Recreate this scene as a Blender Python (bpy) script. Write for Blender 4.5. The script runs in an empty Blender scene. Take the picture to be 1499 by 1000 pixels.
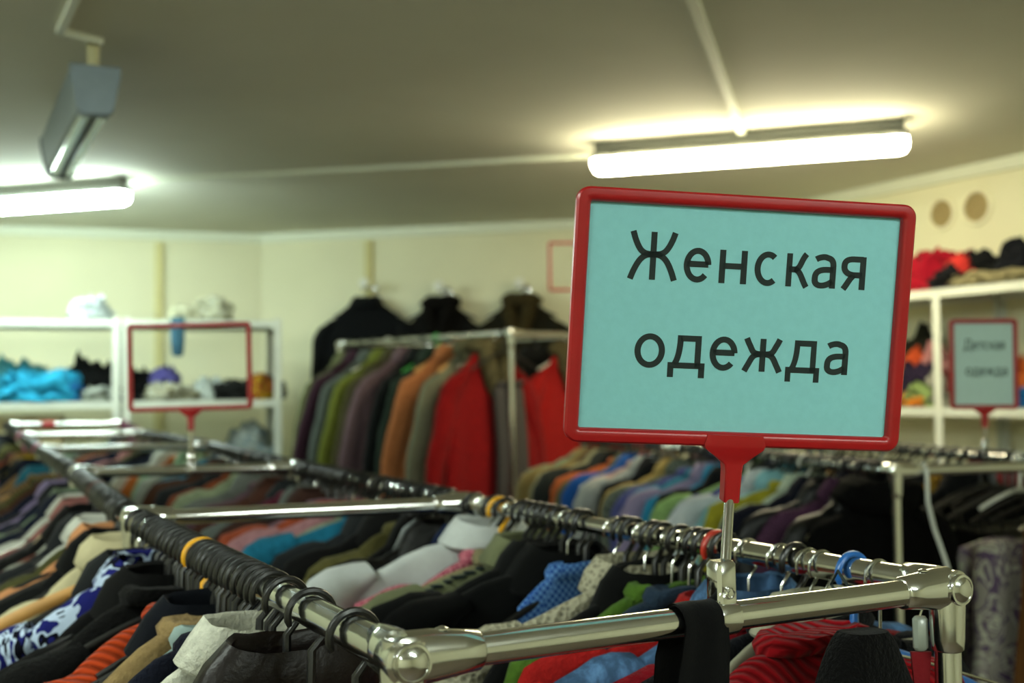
import bpy, math, random
from mathutils import Vector, Matrix, noise
random.seed(7)
S = bpy.context.scene
COL = S.collection
PI = math.pi

# ------------------------------------------------------------------ camera
F_PX = 1700.0
CAM = Vector((0, 0, 1.70))
PITCH = math.atan(70 / F_PX)
ROLL = -0.01
CM = Matrix.Rotation(PI / 2 + PITCH, 3, 'X') @ Matrix.Rotation(ROLL, 3, 'Z')
cd = bpy.data.cameras.new('camera')
cd.sensor_width = 36.0
cd.lens = 36.0 * F_PX / 1499.0
cd.clip_start = 0.02
cd.dof.use_dof = True
cd.dof.focus_distance = 1.06
cd.dof.aperture_fstop = 4.5
cam = bpy.data.objects.new('camera', cd)
COL.objects.link(cam)
cam.matrix_world = Matrix.Translation(CAM) @ CM.to_4x4()
S.camera = cam

# ------------------------------------------------------------------ world, exposure, lamp strengths
w = bpy.data.worlds.new('world'); S.world = w; w.use_nodes = True
w.node_tree.nodes['Background'].inputs[0].default_value = (0.9, 1.0, 0.85, 1)
w.node_tree.nodes['Background'].inputs[1].default_value = 0.02
S.view_settings.view_transform = 'Standard'
S.view_settings.look = 'None'
S.view_settings.exposure = 0.0
S.view_settings.gamma = 1.0
S.view_settings.use_curve_mapping = False
LAMP_COOL = (0.80, 1.0, 0.92, 78.0)
LAMP_WARM = (1.0, 0.91, 0.60, 62.0)
LAMP_ADDED = (0.88, 1.0, 0.90, 84.0)  # for the added lamps out of view

# ------------------------------------------------------------------ pixel helpers (photo is 1499 x 1000)
def ray(x, y): return CM @ Vector(((x - 749.5) / F_PX, (500 - y) / F_PX, -1))
def PZ(x, y, z):
    d = ray(x, y); return CAM + d * ((z - CAM.z) / d.z)
def PY(x, y, Y):
    d = ray(x, y); return CAM + d * (Y / d.y)
def PPL(x, y, p0, n):
    d = ray(x, y); return CAM + d * ((p0 - CAM).dot(n) / d.dot(n))
def proj(P):
    q = CM.transposed() @ (Vector(P) - CAM)
    return 749.5 + F_PX * q.x / -q.z, 500 - F_PX * q.y / -q.z

# ------------------------------------------------------------------ materials
def lin(c):
    return c / 12.92 if c <= 0.04045 else ((c + 0.055) / 1.055) ** 2.4
def rgb(h):
    if isinstance(h, str):
        h = h.lstrip('#'); h = [int(h[i:i + 2], 16) / 255 for i in (0, 2, 4)]
    return (lin(h[0]), lin(h[1]), lin(h[2]), 1)
MATS = {}
def new_mat(key):
    m = bpy.data.materials.new(key); m.use_nodes = True
    nt = m.node_tree; b = nt.nodes['Principled BSDF']
    return m, nt, b
def coords(nt, scale):
    tc = nt.nodes.new('ShaderNodeTexCoord'); mp = nt.nodes.new('ShaderNodeMapping')
    mp.inputs['Scale'].default_value = scale if hasattr(scale, '__len__') else (scale,) * 3
    nt.links.new(tc.outputs['Object'], mp.inputs[0]); return mp
def noise_n(nt, vec, scale, detail=3, rough=0.5):
    n = nt.nodes.new('ShaderNodeTexNoise'); n.inputs['Scale'].default_value = scale
    n.inputs['Detail'].default_value = detail; n.inputs['Roughness'].default_value = rough
    nt.links.new(vec, n.inputs['Vector']); return n
def ramp(nt, fac, stops, interp='LINEAR'):
    r = nt.nodes.new('ShaderNodeValToRGB'); cr = r.color_ramp; cr.interpolation = interp
    while len(cr.elements) < len(stops): cr.elements.new(0.5)
    for e, (p, c) in zip(cr.elements, stops):
        e.position = p; e.color = c
    nt.links.new(fac, r.inputs[0]); return r
def bump(nt, b, h, strength, dist):
    bp = nt.nodes.new('ShaderNodeBump'); bp.inputs['Strength'].default_value = strength
    bp.inputs['Distance'].default_value = dist
    nt.links.new(h, bp.inputs['Height']); nt.links.new(bp.outputs[0], b.inputs['Normal'])
def mul(c, k): return (min(c[0] * k, 1), min(c[1] * k, 1), min(c[2] * k, 1), 1)

def plain(key, col, rough=0.5, metal=0.0, var=0.06, nscale=30, bmp=0.0):
    if key in MATS: return MATS[key]
    m, nt, b = new_mat(key); c = rgb(col)
    b.inputs['Roughness'].default_value = rough; b.inputs['Metallic'].default_value = metal
    mp = coords(nt, 1.0); n = noise_n(nt, mp.outputs[0], nscale)
    r = ramp(nt, n.outputs[0], [(0.3, mul(c, 1 - var)), (0.7, mul(c, 1 + var))])
    nt.links.new(r.outputs[0], b.inputs['Base Color'])
    if bmp: bump(nt, b, n.outputs[0], bmp, 0.004)
    MATS[key] = m; return m

def emit(key, col, strength):
    if key in MATS: return MATS[key]
    m, nt, b = new_mat(key)
    b.inputs['Base Color'].default_value = (0.8, 0.8, 0.8, 1)
    b.inputs['Emission Color'].default_value = (*col, 1); b.inputs['Emission Strength'].default_value = strength
    MATS[key] = m; return m

def fabric(col, kind='plain', col2=None, col3=None):
    key = 'fabric_%s_%s_%s' % (kind, col.lstrip('#'), (col2 or '').lstrip('#'))
    if key in MATS: return MATS[key]
    m, nt, b = new_mat(key); c = mul(rgb(col), 0.82); L = nt.links
    b.inputs['Roughness'].default_value = 0.9
    b.inputs['Specular IOR Level'].default_value = 0.08
    if kind in ('plain', 'fuzzy', 'wool'):
        mp = coords(nt, 1.0)
        n = noise_n(nt, mp.outputs[0], 14 if kind == 'plain' else 60, 5, 0.65)
        k = 0.14 if kind == 'plain' else 0.3
        r = ramp(nt, n.outputs[0], [(0.25, mul(c, 1 - k)), (0.75, mul(c, 1 + k))])
        L.new(r.outputs[0], b.inputs['Base Color'])
        n2 = noise_n(nt, mp.outputs[0], 420 if kind == 'plain' else 180, 4, 0.6)
        bump(nt, b, n2.outputs[0], 0.35 if kind == 'plain' else 0.9, 0.0015 if kind == 'plain' else 0.005)
        b.inputs['Sheen Weight'].default_value = 0.04
    elif kind == 'leather':
        mp = coords(nt, 1.0); n = noise_n(nt, mp.outputs[0], 25, 5, 0.6)
        r = ramp(nt, n.outputs[0], [(0.3, mul(c, 0.75)), (0.7, mul(c, 1.25))])
        L.new(r.outputs[0], b.inputs['Base Color'])
        b.inputs['Roughness'].default_value = 0.42; b.inputs['Specular IOR Level'].default_value = 0.25
        bump(nt, b, n.outputs[0], 0.6, 0.006)
    elif kind == 'knit':
        mp = coords(nt, 1.0)
        wv = nt.nodes.new('ShaderNodeTexWave'); wv.wave_type = 'BANDS'; wv.bands_direction = 'DIAGONAL'
        wv.inputs['Scale'].default_value = 38; wv.inputs['Distortion'].default_value = 0.6
        wv.inputs['Detail'].default_value = 1
        L.new(mp.outputs[0], wv.inputs['Vector'])
        r = ramp(nt, wv.outputs['Fac'], [(0.1, mul(c, 0.55)), (0.6, mul(c, 1.1))])
        L.new(r.outputs[0], b.inputs['Base Color'])
        bump(nt, b, wv.outputs['Fac'], 0.9, 0.004)
        b.inputs['Sheen Weight'].default_value = 0.05
    elif kind == 'denim':
        mp = coords(nt, (1, 1, 0.35)); n = noise_n(nt, mp.outputs[0], 40, 6, 0.7)
        r = ramp(nt, n.outputs[0], [(0.3, mul(c, 0.55)), (0.5, c), (0.68, mul(c, 2.3))])
        L.new(r.outputs[0], b.inputs['Base Color'])
        n2 = noise_n(nt, mp.outputs[0], 500, 2); bump(nt, b, n2.outputs[0], 0.4, 0.001)
    elif kind in ('floral', 'print'):
        mp = coords(nt, 1.0); n = noise_n(nt, mp.outputs[0], 13 if kind == 'floral' else 45, 2.5, 0.5)
        n.inputs['Distortion'].default_value = 1.6
        c2 = rgb(col2); c3 = rgb(col3 or col)
        r = ramp(nt, n.outputs[0], [(0.0, c), (0.42, c), (0.47, c2), (0.53, c3), (0.58, c), (0.64, c2)], 'CONSTANT' if kind == 'floral' else 'LINEAR')
        L.new(r.outputs[0], b.inputs['Base Color'])
    elif kind == 'plaid':
        mp = coords(nt, 1.0)
        ck = nt.nodes.new('ShaderNodeTexChecker'); ck.inputs['Scale'].default_value = 170
        ck.inputs['Color1'].default_value = c; ck.inputs['Color2'].default_value = rgb(col2)
        L.new(mp.outputs[0], ck.inputs['Vector']); L.new(ck.outputs[0], b.inputs['Base Color'])
    elif kind == 'fur':
        mp = coords(nt, (1, 1, 0.3)); n = noise_n(nt, mp.outputs[0], 120, 6, 0.75)
        r = ramp(nt, n.outputs[0], [(0.3, mul(c, 0.35)), (0.55, c), (0.75, rgb(col2) if col2 else mul(c, 1.8))])
        L.new(r.outputs[0], b.inputs['Base Color'])
        bump(nt, b, n.outputs[0], 1.0, 0.012); b.inputs['Sheen Weight'].default_value = 0.0
    elif kind == 'lace':
        mp = coords(nt, 1.0); v = nt.nodes.new('ShaderNodeTexVoronoi'); v.inputs['Scale'].default_value = 130
        L.new(mp.outputs[0], v.inputs['Vector'])
        r = ramp(nt, v.outputs['Distance'], [(0.2, mul(c, 0.5)), (0.5, c)])
        L.new(r.outputs[0], b.inputs['Base Color']); bump(nt, b, v.outputs['Distance'], 1.0, 0.004)
    MATS[key] = m; return m

CHROME = plain('chrome', '#dedfdc', 0.13, 1.0, 0.04, 12)
SHELFWHITE = plain('white_enamel', '#d9ddd0', 0.4, 0, 0.03)
SHELFDARK = plain('back_post_darker', '#c4c8bc', 0.45, 0, 0.03)  # darker tone of the shelf white, on the back posts only
BLACKPL = plain('black_plastic', '#101010', 0.33, 0, 0.15)
REDPL = plain('red_plastic', '#9a0c12', 0.34, 0, 0.05)
WALLM = plain('cream_paint', '#dfdcbc', 0.85, 0, 0.03, 3, 0.05)
CEILM = plain('ceiling_paint', '#d0cfbf', 0.9, 0, 0.05, 1.6, 0.05)
FLOORM = plain('brown_linoleum', '#5d5142', 0.5, 0, 0.12, 6)
TRIMW = plain('white_trim', '#d8dcc8', 0.6, 0, 0.02)
INK = plain('ink', '#12211f', 0.8, 0, 0.05)
PAPER2 = plain('pale_cyan_paper', '#b3cfc9', 0.75, 0, 0.02, 60)
PAPER = plain('cyan_paper', '#82c1c6', 0.75, 0, 0.025, 120, 0.05)

# ------------------------------------------------------------------ mesh helpers
class MB:
    def __init__(s): s.v = []; s.f = []
    def add(s, vs, fs):
        o = len(s.v); s.v += [tuple(v) for v in vs]; s.f += [tuple(i + o for i in f) for f in fs]; return s
    def loft(s, rings, cap0=True, cap1=True, closed=True):
        n = len(rings[0]); vs = [p for r in rings for p in r]; fs = []
        for i in range(len(rings) - 1):
            for j in range(n if closed else n - 1):
                a, b_ = i * n + j, i * n + (j + 1) % n
                fs.append((a, b_, b_ + n, a + n))
        if cap0: fs.append(tuple(reversed(range(n))))
        if cap1: fs.append(tuple(range((len(rings) - 1) * n, len(rings) * n)))
        return s.add(vs, fs)
    def tube(s, pts, r, n=8, up=(0, 0, 1), flat=1.0):
        pts = [Vector(p) for p in pts]; rings = []
        U = None
        for i, p in enumerate(pts):
            t = (pts[min(i + 1, len(pts) - 1)] - pts[max(i - 1, 0)]).normalized()
            if U is None:
                U = Vector(up) - t * t.dot(Vector(up))
                if U.length < 1e-3: U = Vector((1, 0, 0)) - t * t.x
            else: U = U - t * t.dot(U)
            U.normalize(); V = t.cross(U)
            rr = r[i] if isinstance(r, (list, tuple)) else r
            ru, rv = rr if isinstance(rr, (list, tuple)) else (rr * flat, rr)
            rings.append([p + U * (ru * math.cos(2 * PI * k / n)) + V * (rv * math.sin(2 * PI * k / n)) for k in range(n)])
        return s.loft(rings)
    def box(s, c, size, ax=None, bev=0.0):
        c = Vector(c); X, Y, Z = ax if ax else (Vector((1, 0, 0)), Vector((0, 1, 0)), Vector((0, 0, 1)))
        hx, hy, hz = [q / 2 for q in size]; b = min(bev, hx * .9, hy * .9, hz * .9)
        def ring(x, y, z):
            if b <= 0: pts = [(-x, -y), (x, -y), (x, y), (-x, y)]
            else: pts = [(-x + b, -y), (x - b, -y), (x, -y + b), (x, y - b), (x - b, y), (-x + b, y), (-x, y - b), (-x, -y + b)]
            return [c + X * p[0] + Y * p[1] + Z * z for p in pts]
        if b <= 0: return s.loft([ring(hx, hy, -hz), ring(hx, hy, hz)])
        return s.loft([ring(hx - b * .6, hy - b * .6, -hz), ring(hx, hy, -hz + b), ring(hx, hy, hz - b), ring(hx - b * .6, hy - b * .6, hz)])
    def lathe(s, base, axis, prof, n=20):
        base = Vector(base); A = Vector(axis).normalized()
        U = A.orthogonal().normalized(); V = A.cross(U)
        return s.loft([[base + A * h + U * (r * math.cos(2 * PI * k / n)) + V * (r * math.sin(2 * PI * k / n)) for k in range(n)] for r, h in prof])
    def mesh(s, name, smooth=40):
        me = bpy.data.meshes.new(name); me.from_pydata(s.v, [], s.f); me.update()
        import bmesh
        bm = bmesh.new(); bm.from_mesh(me); bmesh.ops.recalc_face_normals(bm, faces=bm.faces); bm.to_mesh(me); bm.free()
        if smooth:
            me.shade_smooth(); me.set_sharp_from_angle(angle=math.radians(smooth))
        return me
def obj(name, mb, mat, parent=None, smooth=40, off=None):
    me = mb.mesh(name, smooth) if isinstance(mb, MB) else mb
    if off is not None:
        me.transform(Matrix.Translation(-Vector(off)))
    o = bpy.data.objects.new(name, me); COL.objects.link(o)
    if mat and not me.materials: me.materials.append(mat)
    if parent: o.parent = parent
    return o
def tag(o, label=None, cat=None, group=None, kind=None):
    if label: o['label'] = label
    if cat: o['category'] = cat
    if group: o['group'] = group
    if kind: o['kind'] = kind
    return o
def thing(name, label, cat, loc=(0, 0, 0), rotz=0.0, group=None):
    o = bpy.data.objects.new(name, None); COL.objects.link(o)
    o.empty_display_size = 0.05
    o.location = loc; o.rotation_euler = (0, 0, rotz)
    return tag(o, label, cat, group)
def shared(obj_name, me, mat, parent):
    o = bpy.data.objects.new(obj_name, me); COL.objects.link(o); o.parent = parent
    if not me.materials: me.materials.append(mat)
    if me.materials[0] != mat:
        o.material_slots[0].link = 'OBJECT'; o.material_slots[0].material = mat
    return o
def struct(name, mb, mat, parent=None, smooth=30):
    o = obj(name, mb, mat, parent, smooth)
    if not parent: o['kind'] = 'structure'
    return o

# ------------------------------------------------------------------ room shell
CZ = 2.65
PL = [Vector(p) for p in ((-3.9, 6.14), (-1.504, 6.974), (1.306, 6.268), (3.3, 2.60), (3.3, -3.5), (-3.9, -3.5))]
def prism(poly, z0, z1):
    mb = MB(); mb.loft([[(p.x, p.y, z0) for p in poly], [(p.x, p.y, z1) for p in poly]]); return mb
struct('floor', prism(PL, -0.1, 0.0), FLOORM, smooth=0)
struct('ceiling', prism(PL, CZ, CZ + 0.1), CEILM, smooth=0)
WN = ['wall_left', 'wall_back', 'wall_right', 'wall_far_right', 'wall_rear', 'wall_far_left']
WALL = {}
for i, nme in enumerate(WN):
    a, b_ = PL[i], PL[(i + 1) % 6]
    d = (b_ - a).normalized(); nout = Vector((-d.y, d.x))   # polygon runs clockwise, outside is on the left
    mb = MB(); q = [a - d * 0.0, b_ + d * 0.0, b_ + nout * 0.1, a + nout * 0.1]
    mb.loft([[(p.x, p.y, -0.1) for p in q], [(p.x, p.y, CZ + 0.1) for p in q]])
    struct(nme, mb, WALLM, smooth=0)
    WALL[nme] = (a, b_, d, -nout)
    # cornice and baseboard
    nin = -nout
    def strip(z0, z1, t, a=a, b_=b_, nin=nin):
        q = [a, b_, b_ + nin * t, a + nin * t]; m = MB()
        m.loft([[(p.x, p.y, z0) for p in q], [(p.x, p.y, z1) for p in q]]); return m
    struct('trim_%d' % (i + 1), strip(CZ - 0.055, CZ - 0.001, 0.03), TRIMW, smooth=0)
    struct('baseboard_' + nme[5:], strip(0.0, 0.08, 0.015), TRIMW, smooth=0)
def wall_hit(nme, px, py):
    a, b_, d, n = WALL[nme]
    return PPL(px, py, Vector((a.x, a.y, 0)), Vector((n.x, n.y, 0)))
BATTEN = plain('batten_paint', '#cfc690', 0.8, 0, 0.04)
for k, (nme, px) in enumerate((('wall_left', 233), ('wall_back', 541))):
    p = wall_hit(nme, px, 420); a, b_, d, n = WALL[nme]
    X = Vector((d.x, d.y, 0)); Y = Vector((n.x, n.y, 0))
    mb = MB().box(Vector((p.x, p.y, 1.33)) + Y * 0.012, (0.05, 0.024, 2.5), (X, Y, Vector((0, 0, 1))), 0.004)
    struct('trim_%d' % (7 + k), mb, BATTEN)

# ------------------------------------------------------------------ ceiling lamps
TRAY = plain('lamp_tray', '#70726a', 0.5)
def rrect(hw, h, n=5):
    """lamp diffuser section: flat top, rounded bottom"""
    pts = [(-hw, 0)]
    for k in range(n * 2 + 1):
        a = PI + PI * k / (n * 2); pts.append((hw * math.cos(a), -h * 0.35 + h * 0.65 * math.sin(a)))
    pts.append((hw, 0)); return pts
def lamp(A, B, label, ecol, key):
    A = Vector((A.x, A.y, 0)); B = Vector((B.x, B.y, 0)); c = (A + B) / 2
    d = (B - A).normalized(); s = Vector((-d.y, d.x, 0)); L = (B - A).length
    t = thing('fluorescent_lamp', label, 'lamp', (c.x, c.y, CZ - 0.13), 0)
    ang = math.atan2(d.y, d.x); t.rotation_euler.z = ang
    obj('housing', MB().box((0, 0, 0.073), (L * 1.0, 0.080, 0.026), None, 0.006).box((0, 0, 0.108), (L * .98, 0.05, 0.0435), None, 0.003), TRAY, t)
    rings = []
    for x, k in ((-L / 2, .55), (-L / 2 + .012, .9), (-L / 2 + .03, 1), (L / 2 - .03, 1), (L / 2 - .012, .9), (L / 2, .55)):
        rings.append([(x, y * k, 0.060 + z * k) for y, z in rrect(0.046, 0.056)])
    obj('diffuser', MB().loft(rings), emit(key, ecol[:3], ecol[3]), t)
    for x in (-L / 2 + 0.09, L / 2 - 0.09):
        obj('clip', MB().box((x, 0, 0.064), (0.018, 0.10, 0.010), None, 0.002), plain('lamp_clip', '#c8ccc0', 0.4), t)
    return t
a_, b__ = PZ(868, 247, CZ - 0.10), PZ(1330, 214, CZ - 0.10)
lamp(a_, b__, 'warm white fluorescent lamp glowing on the ceiling above the women\'s clothes sign', LAMP_WARM, 'lamp_warm')
b2 = PZ(186, 291, CZ - 0.10); dv = (a_ - b__).normalized(); dv.z = 0
a2 = b2 + dv * 1.27
lamp(a2, b2, 'cool white fluorescent lamp glowing on the ceiling over the white shelves', LAMP_COOL, 'lamp_cool')
# unseen lamps of the same kind, added to light the large sign
for (x, y, lab) in ((-1.6, 0.9, 'unseen fluorescent ceiling lamp added outside the picture over the left aisle'), (1.3, -0.5, 'unseen fluorescent ceiling lamp added behind the photographer on the right'), (-1.3, -1.7, 'unseen fluorescent ceiling lamp added behind the photographer on the left')):
    lamp(Vector((x - 0.6, y + .17, 0)), Vector((x + 0.6, y - .17, 0)), lab, LAMP_ADDED, 'lamp_added')

# conduits on the ceiling and wall
def conduit(pts, label, wd=0.028):
    mb = MB()
    for p, q in zip(pts, pts[1:]):
        d = (q - p); L = d.length; d.normalize(); s = Vector((-d.y, d.x, 0))
        mb.box((p + q) / 2, (L + wd * .6, wd, 0.018), (d, s, Vector((0, 0, 1))), 0.002)
    c = sum((Vector(p) for p in pts), Vector()) / len(pts)
    o = obj('cable_conduit', mb, TRIMW, None, 30, c); o.location = c
    return tag(o, label, 'conduit')
cz = CZ - 0.0095
far = PZ(1090, 206, cz); near = PZ(1012, -8, cz)
conduit([near + (near - far) * 0.6, far], 'white cable conduit running across the ceiling to the warm lamp')
conduit([PZ(190, 266, cz), PZ(868, 229, cz)], 'white cable conduit on the ceiling between the two glowing lamps')
e1 = PZ(88, 46, cz); e0 = PZ(112, -6, cz)
conduit([e0 + (e0 - e1) * 1.5, e1, PZ(146, 60, cz)], 'bent white cable conduit on the ceiling leading to the grey heater', 0.02)
# wall trunking under the cornice on the right wall
p = wall_hit('wall_right', 1385, 252); q = wall_hit('wall_right', 1499, 236)
a, b_, d, n = WALL['wall_right']
D3 = Vector((d.x, d.y, 0)); N3 = Vector((n.x, n.y, 0))
zc = (p.z + q.z) / 2; q2 = Vector((q.x, q.y, 0)) + D3 * 0.5
c = (Vector((p.x, p.y, 0)) + q2) / 2 + Vector((0, 0, zc)) + N3 * 0.012
o = obj('cable_conduit', MB().box((0, 0, 0), ((q2 - Vector((p.x, p.y, 0))).length, 0.022, 0.03), (D3, N3, Vector((0, 0, 1))), 0.003), TRIMW)
o.location = c; tag(o, 'white cable trunking on the right wall above the round vents', 'conduit')

# ------------------------------------------------------------------ round vents on the right wall
VENTW = plain('vent_ring', '#e6e2c4', 0.5); VENTD = plain('vent_dark', '#6e5c38', 0.8)
SLAT = plain('vent_slat', '#b39f6c', 0.6)
for px, py, r, lab in ((1380, 313, 0.060, 'round louvred wall vent, the smaller one nearer the sign'), (1431, 303, 0.064, 'round louvred wall vent, the one nearer the picture edge')):
    h = wall_hit('wall_right', px, py) + N3 * 0.001
    t = thing('wall_vent', lab, 'vent', h, 0, 'round vents on the right wall')
    prof = [(r * 1.3, 0), (r * 1.3, 0.006), (r * 1.18, 0.014), (r, 0.012), (r * 0.98, 0.002)]
    mb = MB(); A = N3; U = D3; V = Vector((0, 0, 1)); nn = 32
    mb.loft([[A * hh + U * (rr * math.cos(2 * PI * k / nn)) + V * (rr * math.sin(2 * PI * k / nn)) for k in range(nn)] for rr, hh in prof], False, False)
    obj('ring', mb, VENTW, t)
    obj('backing', MB().lathe((0, 0, 0), N3, [(r, 0.0005), (r, 0.002)], 32), VENTD, t)
    for k in range(-4, 5):
        z = k * r * 0.215; L = 2 * math.sqrt(max(r * r - z * z, 0)) * 0.98
        obj('slat', MB().box(N3 * 0.007 + Vector((0, 0, z)), (L, 0.004, r * 0.13), (D3, (N3 + Vector((0, 0, -.5))).normalized(), Vector((0, 0, 1))), 0), SLAT, t, 0)

# ------------------------------------------------------------------ hanging heater (left, under the ceiling)
HEAT = plain('heater_grey', '#76838a', 0.45); HDARK = plain('heater_dark', '#171a19', 0.5); HREF = plain('heater_reflector', '#b9beb0', 0.25, 0.7)
hn = PY(140, 133, 3.05); hf = PY(88, 222, 3.95)
hd = (hf - hn); hd.z = 0; HL = hd.length; hd.normalize(); hang = math.atan2(hd.y, hd.x)
t = thing('ceiling_heater', 'grey trapezoid strip heater hanging from a bracket under the ceiling', 'heater', (hn.x, hn.y, hn.z), hang)
def hsec(x, k=1.0, zt=0.066, zb=-0.066): # local Y = left side
    wt, wb = 0.064 * k, 0.046 * k
    return [(x, -wt, zt * k), (x, wt, zt * k), (x, wt * .98, zt * .6 * k), (x, wb, zb * .8 * k), (x, wb * .7, zb * k), (x, -wb * .7, zb * k), (x, -wb, zb * .8 * k), (x, -wt * .98, zt * .6 * k)]
obj('end_cap', MB().loft([hsec(-0.012, .96), hsec(-0.006, 1.02), hsec(0.02, 1.02)]), HEAT, t)
obj('end_cap', MB().loft([hsec(HL - .02, 1.02), hsec(HL + .006, 1.02), hsec(HL + .012, .96)]), HDARK, t)
obj('body', MB().loft([hsec(0.018, .97, zb=-.05), hsec(HL - .018, .97, zb=-.05)]), HEAT, t)
for y in (-0.022, 0.022):
    obj('heating_panel', MB().box((HL / 2, y, -0.056), (HL - .05, 0.026, 0.012), None, 0.004), HREF, t)
obj('divider', MB().box((HL / 2, 0, -0.055), (HL - .05, 0.012, 0.014)), HDARK, t, 0)
for x in (0.06, HL - .1):
    mb = MB().box((x, 0, (CZ - hn.z + 0.066) / 2), (0.03, 0.03, CZ - hn.z - 0.066), None, 0.004)
    obj('bracket', mb, plain('bracket_paint', '#b3ad83', 0.6), t)

# ------------------------------------------------------------------ clothes racks
UPZ = Vector((0, 0, 1))
def joint(rt, corner, bar_dir, rail_dir, big=True):
    """cast corner fitting: hub, sleeve on the crossbar, sleeve on the rail, collar on the post and a round cap"""
    c = corner
    mb = MB()
    mb.lathe(c - rail_dir * 0.016, rail_dir, [(0.013, 0), (0.0185, 0.003), (0.0185, 0.03), (0.016, 0.034)], 20)
    mb.tube([c + bar_dir * x for x in (0.0, 0.02, 0.045, 0.062, 0.064)], [(0.021, .018), (0.0205, .0175), (0.0175, .0165), (0.0155, .0155), (0.0135, .0135)], 16)
    mb.tube([c + rail_dir * x for x in (0.01, 0.03, 0.05, 0.052)], [(0.0205, .0165), (0.020, .016), (0.0185, .013), (0.0155, .010)], 16)
    mb.tube([c + UPZ * z for z in (0.015, -0.01, -0.05, -0.06, -0.062)], [0.0165, 0.018, 0.0165, 0.0155, 0.0135], 16, up=(1, 0, 0))
    j = obj('corner_joint', mb, CHROME, rt, 50, rt.location)
    if big:
        cap = MB().lathe(c - rail_dir * 0.014, -rail_dir, [(0.0150, 0), (0.0155, 0.004), (0.0148, 0.0062), (0.0128, 0.0066), (0.0125, 0.0058), (0.009, 0.0085), (0.004, 0.0098), (0.0004, 0.010)], 24)
        obj('cap', cap, CHROME, j, 50, rt.location)
        sc = MB().lathe(c + bar_dir * 0.032 + UPZ * 0.0185, UPZ, [(0.005, 0), (0.005, 0.001), (0.002, 0.0025), (0.0004, 0.0027)], 14)
        obj('screw', sc, CHROME, j, 50, rt.location)
    return j
RAILS = {}
def rack(key, label, FL, FR, BL, BR, z, front=True, big=False, zb=None):
    P = {}
    for k, p in zip('abcd', (FL, FR, BL, BR)): P[k] = Vector((p[0], p[1], z))
    if zb:
        P['c'].z = P['d'].z = zb
    c = (P['a'] + P['b'] + P['c'] + P['d']) / 4; c.z = 0
    rt = thing('clothes_rack', label, 'clothes rack', c)
    bar = (P['b'] - P['a']).normalized(); bar2 = (P['d'] - P['c']).normalized()
    rl = (P['c'] - P['a']).normalized(); rr = (P['d'] - P['b']).normalized()
    for k, (a, b) in (('L', ('a', 'c')), ('R', ('b', 'd'))):
        obj('rail', MB().tube([P[a], P[b]], (0.0155, 0.0105), 16), CHROME, rt, 60, c)
        RAILS[key + k] = (P[a], P[b])
    if front: obj('crossbar', MB().tube([P['a'], P['b']], 0.0128, 20), CHROME, rt, 60, c)
    obj('crossbar', MB().tube([P['c'], P['d']], 0.0128, 20), CHROME, rt, 60, c)
    for k in 'abcd':
        p = P[k]
        if k in 'ab' and not front: continue
        obj('post', MB().tube([p, (p.x, p.y, 0.09)], 0.0128, 16, up=(1, 0, 0)), CHROME, rt, 60, c)
        cm = MB().lathe((p.x, p.y, 0.05), UPZ, [(0.014, 0.06), (0.016, 0.04), (0.01, 0.02)], 12)
        cm.lathe((p.x - 0.01, p.y, 0.03), (1, 0, 0), [(0.022, 0), (0.03, 0.004), (0.03, 0.016), (0.022, 0.02)], 16)
        obj('caster', cm, BLACKPL, rt, 40, c)
    for a, b in (('a', 'b'), ('c', 'd'), ('a', 'c'), ('b', 'd')):
        if not front and 'a' in (a, b) and 'b' in (a, b): continue
        q0, q1 = P[a].copy(), P[b].copy(); q0.z = q1.z = 0.14
        obj('base_bar', MB().tube([q0, q1], 0.011, 10), CHROME, rt, 60, c)
    if front:
        joint(rt, P['a'], bar, rl, big); joint(rt, P['b'], -bar, rr, big)
    joint(rt, P['c'], bar2, -rl, big); joint(rt, P['d'], -bar2, -rr, big)
    return rt
RZ = 1.50
def xy(px, py, z): p = PZ(px, py, z); return (p.x, p.y)
def nudge(p, q, k):  # start a rack a little beyond the previous one
    return (p[0] + (q[0] - p[0]) * k, p[1] + (q[1] - p[1]) * k)
fl, fr = xy(590, 965, RZ), xy(1385, 860, RZ)
b2l, b2r = xy(195, 760, RZ), xy(685, 737, RZ)
b3l, b3r = xy(112, 693, RZ), xy(430, 684, RZ)
b4l, b4r = xy(60, 659, RZ), xy(310, 653, RZ)
b5l, b5r = xy(32, 639, 1.525), xy(205, 635, 1.525)
b6l, b6r = xy(10, 623, 1.556), xy(180, 621, 1.556)
rack('A1', 'nearest chrome double rail clothes rack, carrying the large cyan sign', fl, fr, b2l, b2r, RZ, True, True)
rack('A2', 'chrome clothes rack behind the nearest one, with the empty red frame on it', nudge(b2l, b3l, .03), nudge(b2r, b3r, .03), b3l, b3r, RZ, False, True)
rack('A3', 'third chrome clothes rack back along the left row', nudge(b3l, b4l, .03), nudge(b3r, b4r, .03), b4l, b4r, RZ, False)
rack('A4', 'fourth chrome clothes rack back along the left row', nudge(b4l, b5l, .03), nudge(b4r, b5r, .03), b5l, b5r, RZ, False, zb=1.525)
rack('A5', 'farthest chrome clothes rack of the left row, before the white shelves', nudge(b5l, b6l, .03), nudge(b5r, b6r, .03), b6l, b6r, 1.525, False, zb=1.556)
B1 = [(0.89, 2.72), (1.425, 2.886), (0.534, 3.866), (1.069, 4.032)]
rack('B1', 'chrome clothes rack in the right row, below the children\'s clothes sign', *B1, RZ, True)
rack('B2', 'chrome clothes rack in the right row, farther back below the coats', (0.515, 3.93), (1.05, 4.095), (0.285, 4.67), (0.82, 4.836), RZ, True)
c0 = PY(748, 488, 5.0); c1 = PY(498, 505, 6.03); CRZ = c0.z
cdv = Vector((c1.x - c0.x, c1.y - c0.y)).normalized(); cpv = Vector((cdv.y, -cdv.x))
if cpv.x < 0: cpv = -cpv
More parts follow.
